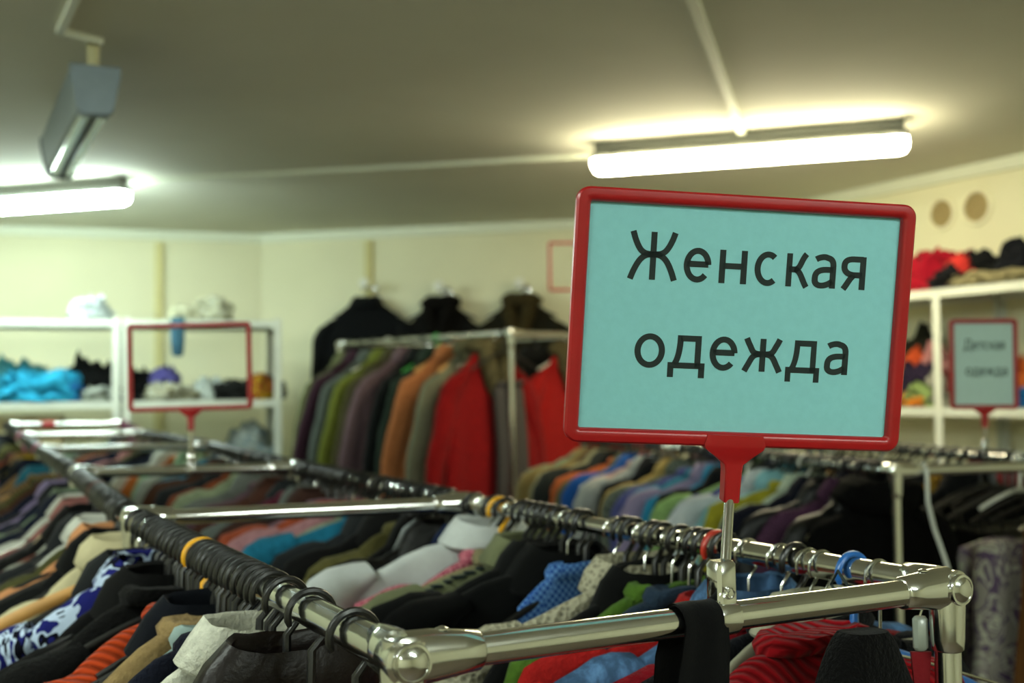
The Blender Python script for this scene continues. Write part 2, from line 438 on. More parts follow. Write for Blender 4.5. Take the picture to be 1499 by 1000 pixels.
cr_ = [(c0.x, c0.y), (c0.x + cpv.x * .55, c0.y + cpv.y * .55), (c1.x, c1.y), (c1.x + cpv.x * .55, c1.y + cpv.y * .55)]
rack('C', 'tall chrome rack with the row of winter coats by the back wall', *cr_, CRZ, True)

# ------------------------------------------------------------------ hangers
HN = -0.080   # hanger neck below rail centre
def hook_pts(r, cz, neck, a0=205, a1=-35):
    pts = [(r * math.cos(math.radians(a)), 0, cz + r * math.sin(math.radians(a))) for a in [a0 + (a1 - a0) * k / 16 for k in range(17)]]
    pts += [(r * .45, 0, cz - r * 1.05), (0.001, 0, cz - r * 1.5), (0, 0, neck)]
    return pts
def arms_pts(hw, zn, drop, n=10):
    pts = []
    for k in range(-n, n + 1):
        u = k / n; pts.append((hw * u, 0, zn - drop * abs(u) ** 1.35))
    return pts
HM = {}
HM['plastic_hook'] = MB().tube(hook_pts(0.0215, -0.003, HN), [0.0024] + [0.0036] * 17 + [0.0042, 0.0048], 8, up=(0, 1, 0), flat=1.15).mesh('plastic_hook')
_m = MB().tube(arms_pts(0.20, HN, 0.074), [(0.0055, 0.0045)] * 10 + [(0.009, 0.0055)] + [(0.0055, 0.0045)] * 10, 8)
HM['plastic_arms'] = _m.mesh('plastic_arms')
HM['small_arms'] = MB().tube(arms_pts(0.125, HN, 0.05), [(0.0055, 0.0045)] * 10 + [(0.009, 0.0055)] + [(0.0055, 0.0045)] * 10, 8).mesh('small_arms')
HM['plastic_bar'] = MB().tube([(-0.17, 0, HN - .05), (-0.16, 0, HN - .10), (-.12, 0, HN - .112), (.12, 0, HN - .112), (.16, 0, HN - .10), (0.17, 0, HN - .05)], 0.004, 8).mesh('plastic_bar')
HM['wire_hook'] = MB().tube(hook_pts(0.019, -0.003, HN), 0.0018, 8, up=(0, 1, 0)).mesh('wire_hook')
HM['wire_frame'] = MB().tube([(0, 0, HN)] + [(x, 0, z) for x, z in ((-.05, HN - .014), (-.2, HN - .065), (-.207, HN - .073), (-.19, HN - .078), (.19, HN - .078), (.207, HN - .073), (.2, HN - .065), (.05, HN - .014))] + [(0.002, 0, HN)], 0.0018, 8, up=(0, 1, 0)).mesh('wire_frame')
HM['wood_hook'] = MB().tube(hook_pts(0.0195, -0.003, HN), 0.0021, 8, up=(0, 1, 0)).mesh('wood_hook')
HM['wood_arms'] = MB().tube(arms_pts(0.21, HN, 0.078), [(0.010, 0.005)] * 10 + [(0.014, 0.007)] + [(0.010, 0.005)] * 10, 8).mesh('wood_arms')
WOOD = plain('pale_wood', '#b98a4c', 0.5, 0, 0.2, 18); WOODO = plain('orange_wood', '#b4561c', 0.35, 0, 0.15, 18)
HMAT = dict(black=BLACKPL, yellow=plain('yellow_plastic', '#e0a30e', 0.35), red=plain('hanger_red_plastic', '#b5301f', 0.35), blue=plain('blue_plastic', '#1f5fa8', 0.3),
            white=plain('white_plastic', '#cfd2c6', 0.4), green=plain('green_plastic', '#3fae4e', 0.35), wire=plain('steel_wire', '#b9bab2', 0.2, 1), wood=WOOD, orange=WOODO,
            brown=plain('brown_plastic', '#5b2c1c', 0.4), pink=plain('pink_plastic', '#c05a86', 0.4), teal=plain('teal_plastic', '#3aa583', 0.4), clip=BLACKPL)
HWORD = dict(black='black plastic hanger', yellow='yellow plastic hanger', red='red plastic hanger', blue='bright blue plastic hanger', white='white plastic hanger', green='green plastic hanger',
             wire='bent steel wire hanger', wood='pale wooden hanger', orange='orange varnished wooden hanger', brown='brown plastic hanger', pink='pink plastic hanger', teal='teal plastic hanger', clip='black trouser-bar hanger')
def hanger(kind, P, ang, label, group, swing=0.0, small=False):
    t = thing('coat_hanger', label, 'hanger', P, ang, group); t.rotation_euler.y = swing
    if kind == 'wire':
        shared('hook', HM['wire_hook'], HMAT['wire'], t); shared('wire_frame', HM['wire_frame'], HMAT['wire'], t)
    elif kind in ('wood', 'orange'):
        shared('hook', HM['wood_hook'], CHROME, t); shared('arms', HM['wood_arms'], HMAT[kind], t)
    else:
        shared('hook', HM['plastic_hook'], HMAT[kind], t); shared('arms', HM['small_arms' if small and kind != 'clip' else 'plastic_arms'], HMAT[kind], t)
        if kind == 'clip': shared('trouser_bar', HM['plastic_bar'], HMAT[kind], t)
    return t

# ------------------------------------------------------------------ garments
def sgnp(v, e): return math.copysign(abs(v) ** e, v)
def body_mb(W, L, t, seed, N=26, fold=1.0, flare=1.08, neck=0.07, drop=0.078):
    rnd = random.Random(seed)
    ph = [rnd.uniform(0, 6.28) for _ in range(6)]
    zt = HN + 0.008
    lv = []
    for k in range(7):      # shoulders
        u = k / 6; lv.append((neck + (W - neck) * u ** 0.9, zt - drop * u ** 1.25 - 0.004 * u, 0.55 + 0.45 * u))
    for k in range(1, 13):
        u = k / 12
        wv = W * (1.0 + 0.02 * math.sin(u * 3) + (flare - 1) * u)
        lv.append((wv, zt - drop - 0.012 - (L - drop - 0.012) * u ** 1.15, 1.0 + 0.35 * u))
    mb = MB(); rings = []
    for li, (wv, z, tk) in enumerate(lv):
        dz = max(0, (zt - z) / L); r = []
        for j in range(N):
            a = 2 * PI * j / N
            x = wv * sgnp(math.cos(a), 0.75); y = t * tk * sgnp(math.sin(a), 0.6)
            f = fold * t * (0.15 + 0.75 * min(1, dz * 2.2))
            y += f * (0.6 * math.sin(x * 38 + ph[0] + dz * 3) + 0.4 * math.sin(x * 71 + ph[1] - dz * 5)) * (0.35 + 0.65 * abs(math.sin(a)))
            y += fold * t * 0.5 * math.sin(dz * 9 + ph[2]) * (abs(x) / W) ** 2
            zz = z + 0.006 * math.sin(x * 22 + ph[3]) * dz
            zz -= 0.004 * fold * math.sin(x * 30 + ph[4]) * (1 if li < 7 else 0)
            r.append((x, y, zz))
        rings.append(r)
    return mb.loft(rings)
def sleeve_mb(side, W, L, t, seed, drop=0.078, out=0.0):
    rnd = random.Random(seed); zt = HN + 0.016
    sw = rnd.uniform(-.6, .6) * t
    cz = zt - drop
    o_ = out
    path = [(W - .08, cz + .34 * drop), (W - .045, cz + .12 * drop), (W - .012, cz - .012), (W + .002, cz - .045), (W + .006 + o_ * .2, cz - .11), (W + .012 + o_ * .5, cz - .22), (W + .016 + o_ * .8, cz - .34), (W + .010 + o_, cz - L)]
    rx = [.018, .034, .048, .055, .054, .05, .046, .042]
    pts = []; rr = []
    for k, (x, z) in enumerate(path):
        pts.append((side * x, sw * k / 7 + t * .25 * math.sin(k * 1.7 + seed), z)); rr.append((t * (1.15 if k < 6 else .95) + .002, rx[k] * rnd.uniform(.94, 1.06)))
    # refine
    P2, R2 = [], []
    for k in range(len(pts) - 1):
        for u in (0, .5):
            P2.append(tuple(pts[k][q] * (1 - u) + pts[k + 1][q] * u for q in range(3)))
            R2.append(tuple(rr[k][q] * (1 - u) + rr[k + 1][q] * u + 0.0022 * math.sin((k + u) * 4.3 + seed) for q in range(2)))
    P2.append(pts[-1]); R2.append(rr[-1])
    return MB().tube(P2, R2, 12, up=(0, 1, 0))
def collar_mb(kind, t, seed):
    rnd = random.Random(seed); zt = HN + 0.016; mb = MB(); N = 22; rings = []
    if kind == 'shirt':
        prof = [(.066, 1.25, -.012), (.060, 1.2, .012), (.052, 1.1, .030), (.056, 1.35, .034), (.072, 1.75, .016), (.086, 1.9, -.006), (.084, 1.7, -.010)]
    elif kind == 'round':
        prof = [(.072, 1.1, -.012), (.074, 1.5, -.002), (.066, 1.45, .008), (.058, 1.1, .010), (.052, .8, .004)]
    elif kind == 'lapel':
        prof = [(.070, 1.2, -.02), (.066, 1.3, .010), (.056, 1.2, .026), (.060, 1.5, .030), (.082, 1.9, .010), (.105, 2.0, -.03), (.100, 1.7, -.036)]
    else: # fur / hood
        prof = [(.07, 1.1, -.03), (.10, 2.0, -.02), (.115, 2.5, .005), (.095, 2.5, .036), (.06, 1.8, .05), (.03, .9, .046)]
    for wv, tk, z in prof:
        r = []
        for j in range(N):
            a = 2 * PI * j / N; n_ = noise.noise((math.cos(a) * 2 + seed, math.sin(a) * 2, z * 30))
            k = 1 + (0.22 if kind in ('fur', 'hood') else 0.07) * n_
            dip = -0.012 * max(0, -math.sin(a)) if kind != 'round' else 0
            r.append((wv * k * sgnp(math.cos(a), .8), t * tk * k * sgnp(math.sin(a), .7), zt + z + dip + .005 * n_))
        rings.append(r)
    return mb.loft(rings)
def garment(kind, P, ang, label, mat, group, W=.21, L=.62, t=.013, collar='round', cmat=None, sleeves=True, seed=0, fold=1.0, flare=1.08, buttons=0, trim=None, swing=0.0, drop=0.078, out=0.0, neck=0.07, xoff=0.0, zoff=0.0):
    P = Vector(P) + Vector((math.cos(ang) * xoff, math.sin(ang) * xoff, zoff))
    o = thing(kind, label, 'clothing', P, ang, group)
    o.rotation_euler = (0, swing, ang)
    obj('body', body_mb(W, L, t, seed, fold=fold, flare=flare, drop=drop, neck=neck), mat, o, 60)
    if sleeves:
        for sd in (-1, 1): obj('sleeve', sleeve_mb(sd, W, min(L, .56), t, seed + sd, drop, out), mat, o, 60)
    if collar: obj('collar', collar_mb(collar, t, seed), cmat or mat, o, 60)
    if collar == 'fur' and cmat:
        for sd in (-1, 1):
            q_ = [(sd * (.075 - .012 * k), -t * (1.2 + .25 * min(k, 2)), HN + .03 - .045 * k) for k in range(6)]
            obj('fur_trim', MB().tube(q_, [.02, .036, .042 + .004 * math.sin(seed), .038, .036, .016], 10, up=(0, 1, 0)), cmat, o, 60)
    for k in range(buttons):
        z = HN - .06 - k * .085
        obj('button', MB().lathe((0.012, -t * 1.25, z), (0, -1, 0), [(.009, 0), (.0095, .002), (.007, .004), (.001, .003)], 10), HDARK, o)
    if trim:
        mb = MB(); tm = trim
        for k in range(9):
            x = -W * (0.35 + 0.62 * k / 9); zz = HN + .022 - drop * (abs(x) / W) ** 1.25
            mb.box((x, -t * .3, zz), (.011 + .006 * (k % 3), .012, .005), None, .001)
        obj('trim', mb, tm, o, 30)
    return o

USED = {}
def uniq(label):
    n = USED.get(label, 0); USED[label] = n + 1
    if n == 0: return label
    return label + ', ' + ['', 'second', 'third', 'fourth', 'fifth', 'sixth', 'seventh', 'eighth'][min(n, 7)] + ' one back'
def s_at_px(rail, px):
    a, b = RAILS[rail]; lo, hi = -0.3, 1.3
    fa = proj(a + (b - a) * lo)[0]
    for _ in range(50):
        m = (lo + hi) / 2
        v = proj(a + (b - a) * m)[0]
        if v > px: lo = m
        else: hi = m
    return (lo + hi) / 2
TYPE = {}
def T(key, **k): TYPE[key] = k
T('jacket', name='jacket', W=.215, L=.66, t=.015, collar='lapel')
T('leather jacket', name='leather_jacket', W=.215, L=.64, t=.015, collar='lapel', mk='leather', fold=1.3)
T('shirt', name='shirt', W=.215, L=.66, t=.011, collar='shirt')
T('cardigan', name='cardigan', W=.205, L=.60, t=.013, collar='round', mk='wool')
T('sweater', name='sweater', W=.21, L=.60, t=.014, collar='round', mk='knit')
T('fuzzy sweater', name='sweater', W=.21, L=.60, t=.015, collar='round', mk='fuzzy')
T('blouse', name='blouse', W=.19, L=.58, t=.010, collar='shirt')
T('dress', name='dress', W=.18, L=1.0, t=.012, collar='round', sleeves=False, flare=1.35)
T('denim jacket', name='denim_jacket', W=.21, L=.58, t=.014, collar='shirt', mk='denim')
T('fur coat', name='fur_coat', W=.225, L=.8, t=.019, collar='fur', mk='fur')
T('coat', name='coat', W=.225, L=.98, t=.02, collar='lapel', mk='wool', buttons=3, drop=.15, flare=1.42, out=.09)
T('fur collared coat', name='coat', W=.225, L=.98, t=.02, collar='fur', mk='wool', drop=.15, flare=1.42, out=.09)
T('skirt', name='skirt', W=.2, L=.75, t=.014, collar=None, sleeves=False, flare=1.25, drop=.012, zoff=-.125, neck=.17)
T('top', name='top', W=.18, L=.55, t=.010, collar='round', sleeves=False)
SEED = [100]
def hang_row(rail, where, items, group, tscale=1.0, jit=0.10, wscale=1.0, drop=None):
    """items: (position, colour word, hex, type, hanger kind, overrides); position is a photo column on the rail (>1.5) or a fraction"""
    a, b = RAILS[rail]; out = []
    bar = (b - a).normalized(); base = math.atan2(-bar.x, bar.y)   # local Y along the rail
    L = (b - a).length
    seq = []
    for it in items:
        s = s_at_px(rail, it[0]) if it[0] > 1.5 else it[0]
        seq.append((s, it))
    seq.sort(key=lambda q: q[0])
    names = ['%s %s' % (q[1][1], q[1][3]) if q[1][3] else None for q in seq]
    gi = [k for k, n_ in enumerate(names) if n_]
    for k, (s, it) in enumerate(seq):
        SEED[0] += 1; rnd = random.Random(SEED[0])
        P = a + (b - a) * s
        ang = base + rnd.uniform(-jit, jit); sw = rnd.uniform(-.05, .05)
        hk = it[4]
        hl = '%s inside the %s %s %s' % (HWORD[hk], it[1], it[3], where) if it[3] else 'empty %s %s' % (HWORD[hk], where)
        if len(hl.split()) > 13: hl = '%s of the %s garment' % (HWORD[hk], it[1])
        if it[3]: hl = uniq(hl)
        hanger(hk, P, ang, hl, '%ss %s' % (HWORD[hk], where), sw, not it[3])
        if not it[3]: continue
        ty = dict(TYPE[it[3]]); ov = dict(it[5]) if len(it) > 5 else {}
        ty.update(ov); nm = ty.pop('name'); mk = ty.pop('mk', 'plain'); c2 = ty.pop('c2', None); c3 = ty.pop('c3', None); cc = ty.pop('cc', None)
        ty['t'] *= tscale; ty['W'] *= wscale
        if drop and 'drop' not in ty: ty['drop'] = drop
        mat = fabric(it[2], mk, c2, c3)
        cm = fabric(cc[0], cc[1], cc[2] if len(cc) > 2 else None) if cc else None
        i = gi.index(k); pv = seq[gi[i - 1]][1][1] if i > 0 else None; nx = seq[gi[i + 1]][1][1] if i < len(gi) - 1 else None
        lab = '%s %s %s' % (it[1], it[3], where)
        if pv and nx:
            l2_ = lab + (', between the %s and the %s' % (pv, nx) if pv != nx else ', between two %s ones' % pv)
            if len(l2_.split()) > 14: l2_ = lab + ', behind the %s' % pv
            if len(l2_.split()) > 16: l2_ = lab
            lab = l2_
        elif nx: lab += ', nearest its front end'
        elif pv: lab += ', last at its far end'
        ty['swing'] = sw
        garment(nm, P, ang, uniq(lab), mat, group, cmat=cm, seed=SEED[0], **ty)

#@@ROWS
G = 'clothes on the nearest rack'
wh = "on the nearest rack's left rail"
A1L = [
 (0.095, '', '', '', 'black'), (0.195, '', '', '', 'black'),
 (0.265, 'dark brown', '#150d0a', 'leather jacket', 'black', dict(W=.175)), (0.305, '', '', '', 'black'), (0.325, '', '', '', 'black'), (0.345, 'white', '#d6d6c6', 'sweater', 'black', dict(collar='shirt', t=.018, mk='wool', W=.22)), (0.37, '', '', '', 'black'),
 (0.395, 'navy', '#141724', 'cardigan', 'black', dict(W=.22)), (0.415, '', '', '', 'black'), (0.44, 'pale blue', '#8fa3a0', 'blouse', 'black', dict(collar='round')), (0.46, '', '', '', 'black'), (0.48, 'beige', '#8f7850', 'fuzzy sweater', 'black', dict(t=.024, W=.235)),
 (0.50, '', '', '', 'black'), (0.52, 'midnight blue', '#0d1017', 'jacket', 'black', dict(W=.19)), (0.54, '', '', '', 'black'), (0.56, '', '', '', 'black'), (0.58, 'rust orange', '#b03d15', 'sweater', 'yellow', dict(t=.03, W=.25)), (0.605, '', '', '', 'black'), (0.63, '', '', '', 'black'),
 (0.655, '', '', '', 'black'), (0.68, '', '', '', 'black'), (0.705, 'jet black', '#0b0b0b', 'fuzzy sweater', 'black', dict(W=.235, t=.026)), (0.73, '', '', '', 'black'), (0.755, 'black', '#0d0d0d', 'jacket', 'black', dict(W=.235, t=.022)), (0.775, '', '', '', 'black'),
 (0.80, '', '', '', 'black'), (0.83, 'blue and white patterned', '#1c1f63', 'shirt', 'black', dict(mk='floral', c2='#a9b9cf', c3='#0a0b14', W=.29, t=.034)),
 (0.87, '', '', '', 'black'), (0.90, 'dark grey', '#1d1f20', 'jacket', 'black', dict(t=.02)), (0.945, 'cream', '#b8ad88', 'cardigan', 'black', dict(t=.018)), (0.97, '', '', '', 'wood')]
hang_row('A1L', wh, A1L, G, wscale=.84, drop=.108)
wh = "on the nearest rack's right rail"
A1R = [
 (0.085, '', '', '', 'wire'), (0.12, 'crimson ribbed', '#9c101a', 'sweater', 'blue', dict(W=.185, t=.024, xoff=-.06)), (0.165, 'black', '#0d0e10', 'cardigan', 'wire', dict(W=.19)),
 (0.185, 'cream', '#a9a892', 'blouse', 'wire', dict(W=.20)), (0.205, 'dark navy', '#0c0e14', 'cardigan', 'black', dict(W=.23)), (0.23, 'dark crimson', '#7c0f1a', 'sweater', 'wire', dict(mk='wool')),
 (0.285, 'blue', '#3f5b7c', 'denim jacket', 'wire', dict(W=.24, t=.022)), (0.325, 'scarlet', '#a51c1a', 'cardigan', 'black', dict(W=.25)), (0.342, '', '', '', 'red'), (0.36, '', '', '', 'black'),
 (0.378, '', '', '', 'black'), (0.395, 'slate blue', '#2a3a4c', 'cardigan', 'orange'), (0.412, '', '', '', 'black'), (0.43, 'leaf green', '#4e7026', 'cardigan', 'wire', dict(W=.22, t=.018)), (0.45, '', '', '', 'black'),
 (0.47, 'black', '#0a0b0b', 'jacket', 'black', dict(W=.235, t=.022)), (0.49, '', '', '', 'wire'), (0.515, 'ivory lace', '#beb9a0', 'blouse', 'black', dict(mk='lace', W=.255, t=.018)), (0.535, '', '', '', 'black'), (0.56, '', '', '', 'wire'),
 (0.635, 'blue checked', '#2f58a0', 'top', 'black', dict(mk='plaid', c2='#5f8ac4', W=.12, drop=.03)), (0.655, '', '', '', 'black'), (0.68, 'coal black', '#090a0a', 'jacket', 'wire', dict(W=.255, t=.026)),
 (0.70, '', '', '', 'black'), (0.725, 'black', '#0d0e0e', 'jacket', 'black', dict(W=.265, t=.024)), (0.745, '', '', '', 'black'), (0.765, '', '', '', 'black'), (0.79, 'olive green', '#74795a', 'shirt', 'black', dict(W=.265, t=.024, trim=INK)), (0.81, '', '', '', 'black'),
 (0.845, 'oatmeal', '#8f8764', 'fuzzy sweater', 'wire', dict(W=.245, t=.022, zoff=-.006)), (0.865, '', '', '', 'black'), (0.888, 'pink checked', '#a34a5e', 'shirt', 'yellow', dict(mk='plaid', c2='#bd7682', W=.235, t=.016, zoff=-.008, collar='round')),
 (0.905, '', '', '', 'black'), (0.925, 'white', '#ced3d2', 'shirt', 'wire', dict(W=.285, t=.026, zoff=.012, drop=.08)), (0.975, 'dark blue', '#16203a', 'denim jacket', 'black', dict(W=.2))]
hang_row('A1R', wh, A1R, G)

PAL = [('black', '#0f1010'), ('charcoal', '#26282a'), ('brown', '#4a3022'), ('navy', '#171d30'), ('grey', '#62655f'), ('mauve', '#6d5560'), ('rust', '#7d3f2a'), ('cream', '#b5ad8c'), ('olive', '#5b5a32'), ('dusty pink', '#9c6c6c'),
       ('white', '#c0c2b6'), ('teal', '#2b6f86'), ('wine', '#5a1c28'), ('tan', '#8d6c45'), ('sage', '#71806a'), ('lavender', '#84789a')]
TY = ['jacket', 'cardigan', 'shirt', 'sweater', 'blouse', 'fuzzy sweater']
def auto(seed, first, n, s0=0.05, s1=0.97, dark=0.35, hk=('black',) * 9 + ('wire',) * 2 + ('wood', 'brown'), extra=0.0):
    rnd = random.Random(seed); out = []; last = ''
    for k in range(n):
        s = s0 + (s1 - s0) * k / max(1, n - 1)
        if k < len(first): c, h, ty, *ov = first[k]
        else:
            while True:
                c, h = rnd.choice(PAL) if rnd.random() > dark else rnd.choice(PAL[:4])
                if c != last: break
            ty = rnd.choice(TY); ov = []
        last = c
        out.append((s, c, h, ty, rnd.choice(hk), dict(ov[0]) if ov else dict(W=rnd.uniform(.19, .225))))
        if rnd.random() < extra: out += [(s + (s1 - s0) / (n - 1) * f_, '', '', '', 'black') for f_ in (.5,)]
    return out
G2 = 'clothes on the racks behind the nearest one'
hang_row('A2L', "on the second rack's left rail", auto(1, [('cream', '#c6bd98', 'blouse'), ('black', '#101111', 'jacket'), ('peach', '#c58a5e', 'blouse'), ('olive', '#4c4c2c', 'cardigan'), ('white', '#c8cabf', 'shirt'), ('charcoal', '#232527', 'jacket'), ('pale grey', '#a4a79b', 'cardigan'),
     ('black', '#121212', 'jacket'), ('beige', '#a8987a', 'cardigan'), ('dusty rose', '#8d5d58', 'blouse'), ('white', '#bfc1b5', 'blouse'), ('navy', '#171b2b', 'jacket')], 14, extra=.9), G2, 1.5, wscale=.88, drop=.104)
hang_row('A2R', "on the second rack's right rail", auto(2, [('black', '#101010', 'leather jacket'), ('jet', '#0b0b0b', 'jacket'), ('olive', '#5a5630', 'cardigan'), ('black', '#111111', 'jacket'), ('charcoal', '#232527', 'jacket'), ('teal', '#1f6f8c', 'cardigan', dict(W=.25)), ('sage', '#8a937c', 'cardigan', dict(W=.24)), ('pink', '#a97a7e', 'fuzzy sweater', dict(W=.25)),
     ('terracotta', '#9a4a30', 'cardigan', dict(W=.25)), ('mauve', '#7d5f6a', 'cardigan', dict(W=.25)), ('brown', '#3a2620', 'jacket'), ('grey', '#5f6661', 'jacket', dict(W=.25)), ('wine', '#5b2634', 'cardigan')], 14, hk=('black',) * 6 + ('wire', 'green', 'wire'), extra=.9), G2, 1.5)
hang_row('A3L', "on the third rack's left rail", auto(3, [], 9, dark=.6), G2, 1.2, wscale=.88, drop=.104)
hang_row('A3R', "on the third rack's right rail", auto(4, [('brown', '#4e3026', 'jacket'), ('mauve', '#6b515c', 'cardigan'), ('grey', '#6c706a', 'jacket'), ('pale green', '#98a584', 'cardigan'), ('rust', '#8a4526', 'cardigan')], 9), G2, 1.7)
hang_row('A4L', "on the fourth rack's left rail", auto(5, [('black', '#111111', 'jacket'), ('yellow', '#b59a1c', 'blouse')], 8, dark=.6, hk=('black', 'black', 'pink', 'brown')), G2, 1.3, wscale=.88, drop=.104)
hang_row('A4R', "on the fourth rack's right rail", auto(6, [('pale grey', '#9fa497', 'cardigan'), ('mint', '#8fae8c', 'blouse'), ('orange', '#b5642e', 'cardigan')], 8), G2, 1.7)
hang_row('A5L', "on the farthest rack's left rail", auto(7, [], 9, dark=.7), G2, 1.3, wscale=.88, drop=.104)
hang_row('A5R', "on the farthest rack's right rail", auto(8, [], 9, hk=('black', 'black', 'pink')), G2, 1.3)
G3 = 'clothes on the right row of racks'
hang_row('B1L', "on the front right-row rack's left rail", auto(9, [('black', '#0a0a0a', 'fur coat', dict(c2='#101010', W=.16)), ('jet black', '#0c0d0d', 'leather jacket', dict(W=.2)), ('plum checked', '#35202f', 'blouse', dict(mk='plaid', c2='#4c3148')), ('coal', '#0e0f11', 'leather jacket', dict(W=.22)), ('navy', '#12141f', 'jacket', dict(W=.24)), ('pale mint', '#a9b8a4', 'shirt'), ('yellow', '#99942a', 'cardigan', dict(W=.23)),
     ('pale aqua', '#7fb3bd', 'blouse'), ('white', '#bcc3c6', 'shirt', dict(W=.25)), ('indigo', '#4b4a8a', 'cardigan', dict(W=.22)), ('light green', '#8cb06c', 'cardigan', dict(W=.25)), ('black', '#151618', 'jacket'), ('sky blue', '#2f86ad', 'blouse', dict(W=.24)), ('lilac', '#8f83a0', 'shirt', dict(W=.26)),
     ('teal', '#3a86a0', 'cardigan', dict(W=.24)), ('violet', '#565a90', 'cardigan', dict(W=.24)), ('grey print', '#6b7468', 'blouse', dict(mk='print', c2='#2b302c', W=.25)), ('sand', '#a08a52', 'jacket', dict(W=.24))], 18, hk=('black',) * 7 + ('wire', 'green', 'white')), G3, 1.35)
hang_row('B2L', "on the back right-row rack's left rail", auto(10, [('black', '#14161a', 'jacket'), ('silver grey', '#9aa09f', 'jacket', dict(W=.25)), ('blush', '#a98d88', 'cardigan'), ('royal blue', '#1f4f96', 'jacket', dict(W=.24)), ('olive', '#5a5c42', 'jacket', dict(W=.25)), ('orange', '#b25a2c', 'fuzzy sweater', dict(W=.24)), ('black', '#141514', 'jacket', dict(W=.25)),
     ('charcoal', '#2a2d2b', 'jacket', dict(W=.25)), ('pale khaki', '#8b8768', 'jacket', dict(W=.26)), ('brown', '#4b3622', 'jacket'), ('khaki', '#79693f', 'jacket', dict(W=.26)), ('sand', '#8b7c55', 'jacket', dict(W=.26))], 13, hk=('black',) * 5 + ('brown', 'red')), G3, 1.6)
wh = "on the front right-row rack's right rail"
hang_row('B1R', wh, [(0.02, 'brown', '#5a3a1c', 'dress', 'wire', dict(W=.2)), (0.08, 'grey floral', '#a09b92', 'skirt', 'clip', dict(mk='floral', c2='#5d4c66', c3='#b9b8a6', W=.23, t=.022)), (0.15, 'mauve floral', '#948a90', 'skirt', 'clip', dict(mk='floral', c2='#64566e', c3='#a7ab98', W=.24)),
     (0.20, '', '', '', 'white'), (0.225, '', '', '', 'clip'), (0.25, '', '', '', 'clip'), (0.28, '', '', '', 'clip'), (0.30, '', '', '', 'black'), (0.335, '', '', '', 'clip'), (0.37, 'black', '#0f1011', 'jacket', 'black'), (0.42, 'yellow print', '#a2812c', 'blouse', 'black', dict(mk='print', c2='#5a2d1c', W=.2)),
     (0.46, '', '', '', 'black'), (0.50, 'charcoal', '#202223', 'jacket', 'black'), (0.55, 'red', '#9c1f1c', 'cardigan', 'black'), (0.60, '', '', '', 'black'), (0.66, 'black', '#131313', 'jacket', 'black'), (0.72, 'orange', '#a8552a', 'cardigan', 'white'), (0.78, 'navy', '#171b2b', 'jacket', 'black'), (0.85, 'tan', '#8d6c45', 'cardigan', 'black'), (0.92, 'coal', '#101010', 'jacket', 'black')], G3, 1.3)
hang_row('B2R', "on the back right-row rack's right rail", auto(12, [], 7), G3, 1.5)
G4 = 'winter coats on the tall rack'
wh = 'on the tall rack by the back wall'
CO = [(0.035, 'striped grey', '#3f3d3c', 'coat', 'black', dict(W=.085, mk='plaid', c2='#55504e', drop=.03, sleeves=False, flare=1.0, collar='round', buttons=0, zoff=-.15, xoff=.03)), (0.10, 'deep red', '#8c1416', 'fur collared coat', 'wire', dict(cc=('#6e6648', 'fur', '#a0977a'))), (0.19, 'grey', '#7c7d66', 'fur collared coat', 'wood', dict(cc=('#767458', 'fur', '#9c9878'), W=.25)),
      (0.30, 'salmon orange', '#b87448', 'coat', 'wood', dict(W=.24)), (0.39, 'dark green', '#2c3a30', 'coat', 'green'), (0.46, 'black', '#191c1c', 'coat', 'black'), (0.54, 'mauve', '#6f5a60', 'coat', 'wire', dict(W=.24)), (0.61, 'bronze', '#4f4a30', 'coat', 'black'),
      (0.68, 'olive green', '#6f7630', 'coat', 'white', dict(W=.24)), (0.77, 'slate grey', '#5b625c', 'coat', 'black', dict(W=.25)), (0.85, 'dark plum', '#3a2430', 'coat', 'black', dict(W=.23)), (0.93, 'grey green', '#6b6e4c', 'coat', 'black', dict(W=.24))]
hang_row('CL', wh, CO, G4, 1.25, 0.08)
hang_row('CR', "on the tall rack's rear rail", [(0.16, 'bright red', '#a51c1a', 'fur collared coat', 'white', dict(cc=('#6a5f40', 'fur', '#a09474'))), (0.33, 'black striped', '#1b1c1c', 'coat', 'black'), (0.5, 'brown', '#3d2c20', 'coat', 'black'), (0.7, 'navy', '#161a26', 'coat', 'black'), (0.88, 'charcoal', '#222425', 'coat', 'black')], G4, 1.2)

# the many more hangers crowding the far rails, too small to tell apart
mb = MB(); rnd = random.Random(21)
for rk, st in (('A2L', .03), ('A2R', .026), ('A3L', .024), ('A3R', .024), ('A4L', .03), ('A4R', .03), ('A5L', .035), ('A5R', .035), ('B1L', .026), ('B2L', .03), ('B1R', .05), ('B2R', .06)):
    a, b = RAILS[rk]; L_ = (b - a).length; y = (b - a) / L_; x = Vector((y.y, -y.x, 0)).normalized(); q = .05
    while q < L_ - .06:
        p0 = a + y * q; tl = rnd.uniform(-.25, .25); xx = (x + y * tl).normalized()
        mb.tube([p0 + xx * h[0] + UPZ * h[2] for h in hook_pts(0.0215, -0.003, HN)[::2]], .0036, 5, up=y)
        q += st * rnd.uniform(.7, 1.3)
o = obj('hanger_hooks', mb, BLACKPL, None, 60)
tag(o, 'small black hanger hooks crowding the rails of the farther racks', 'hangers', kind='stuff')

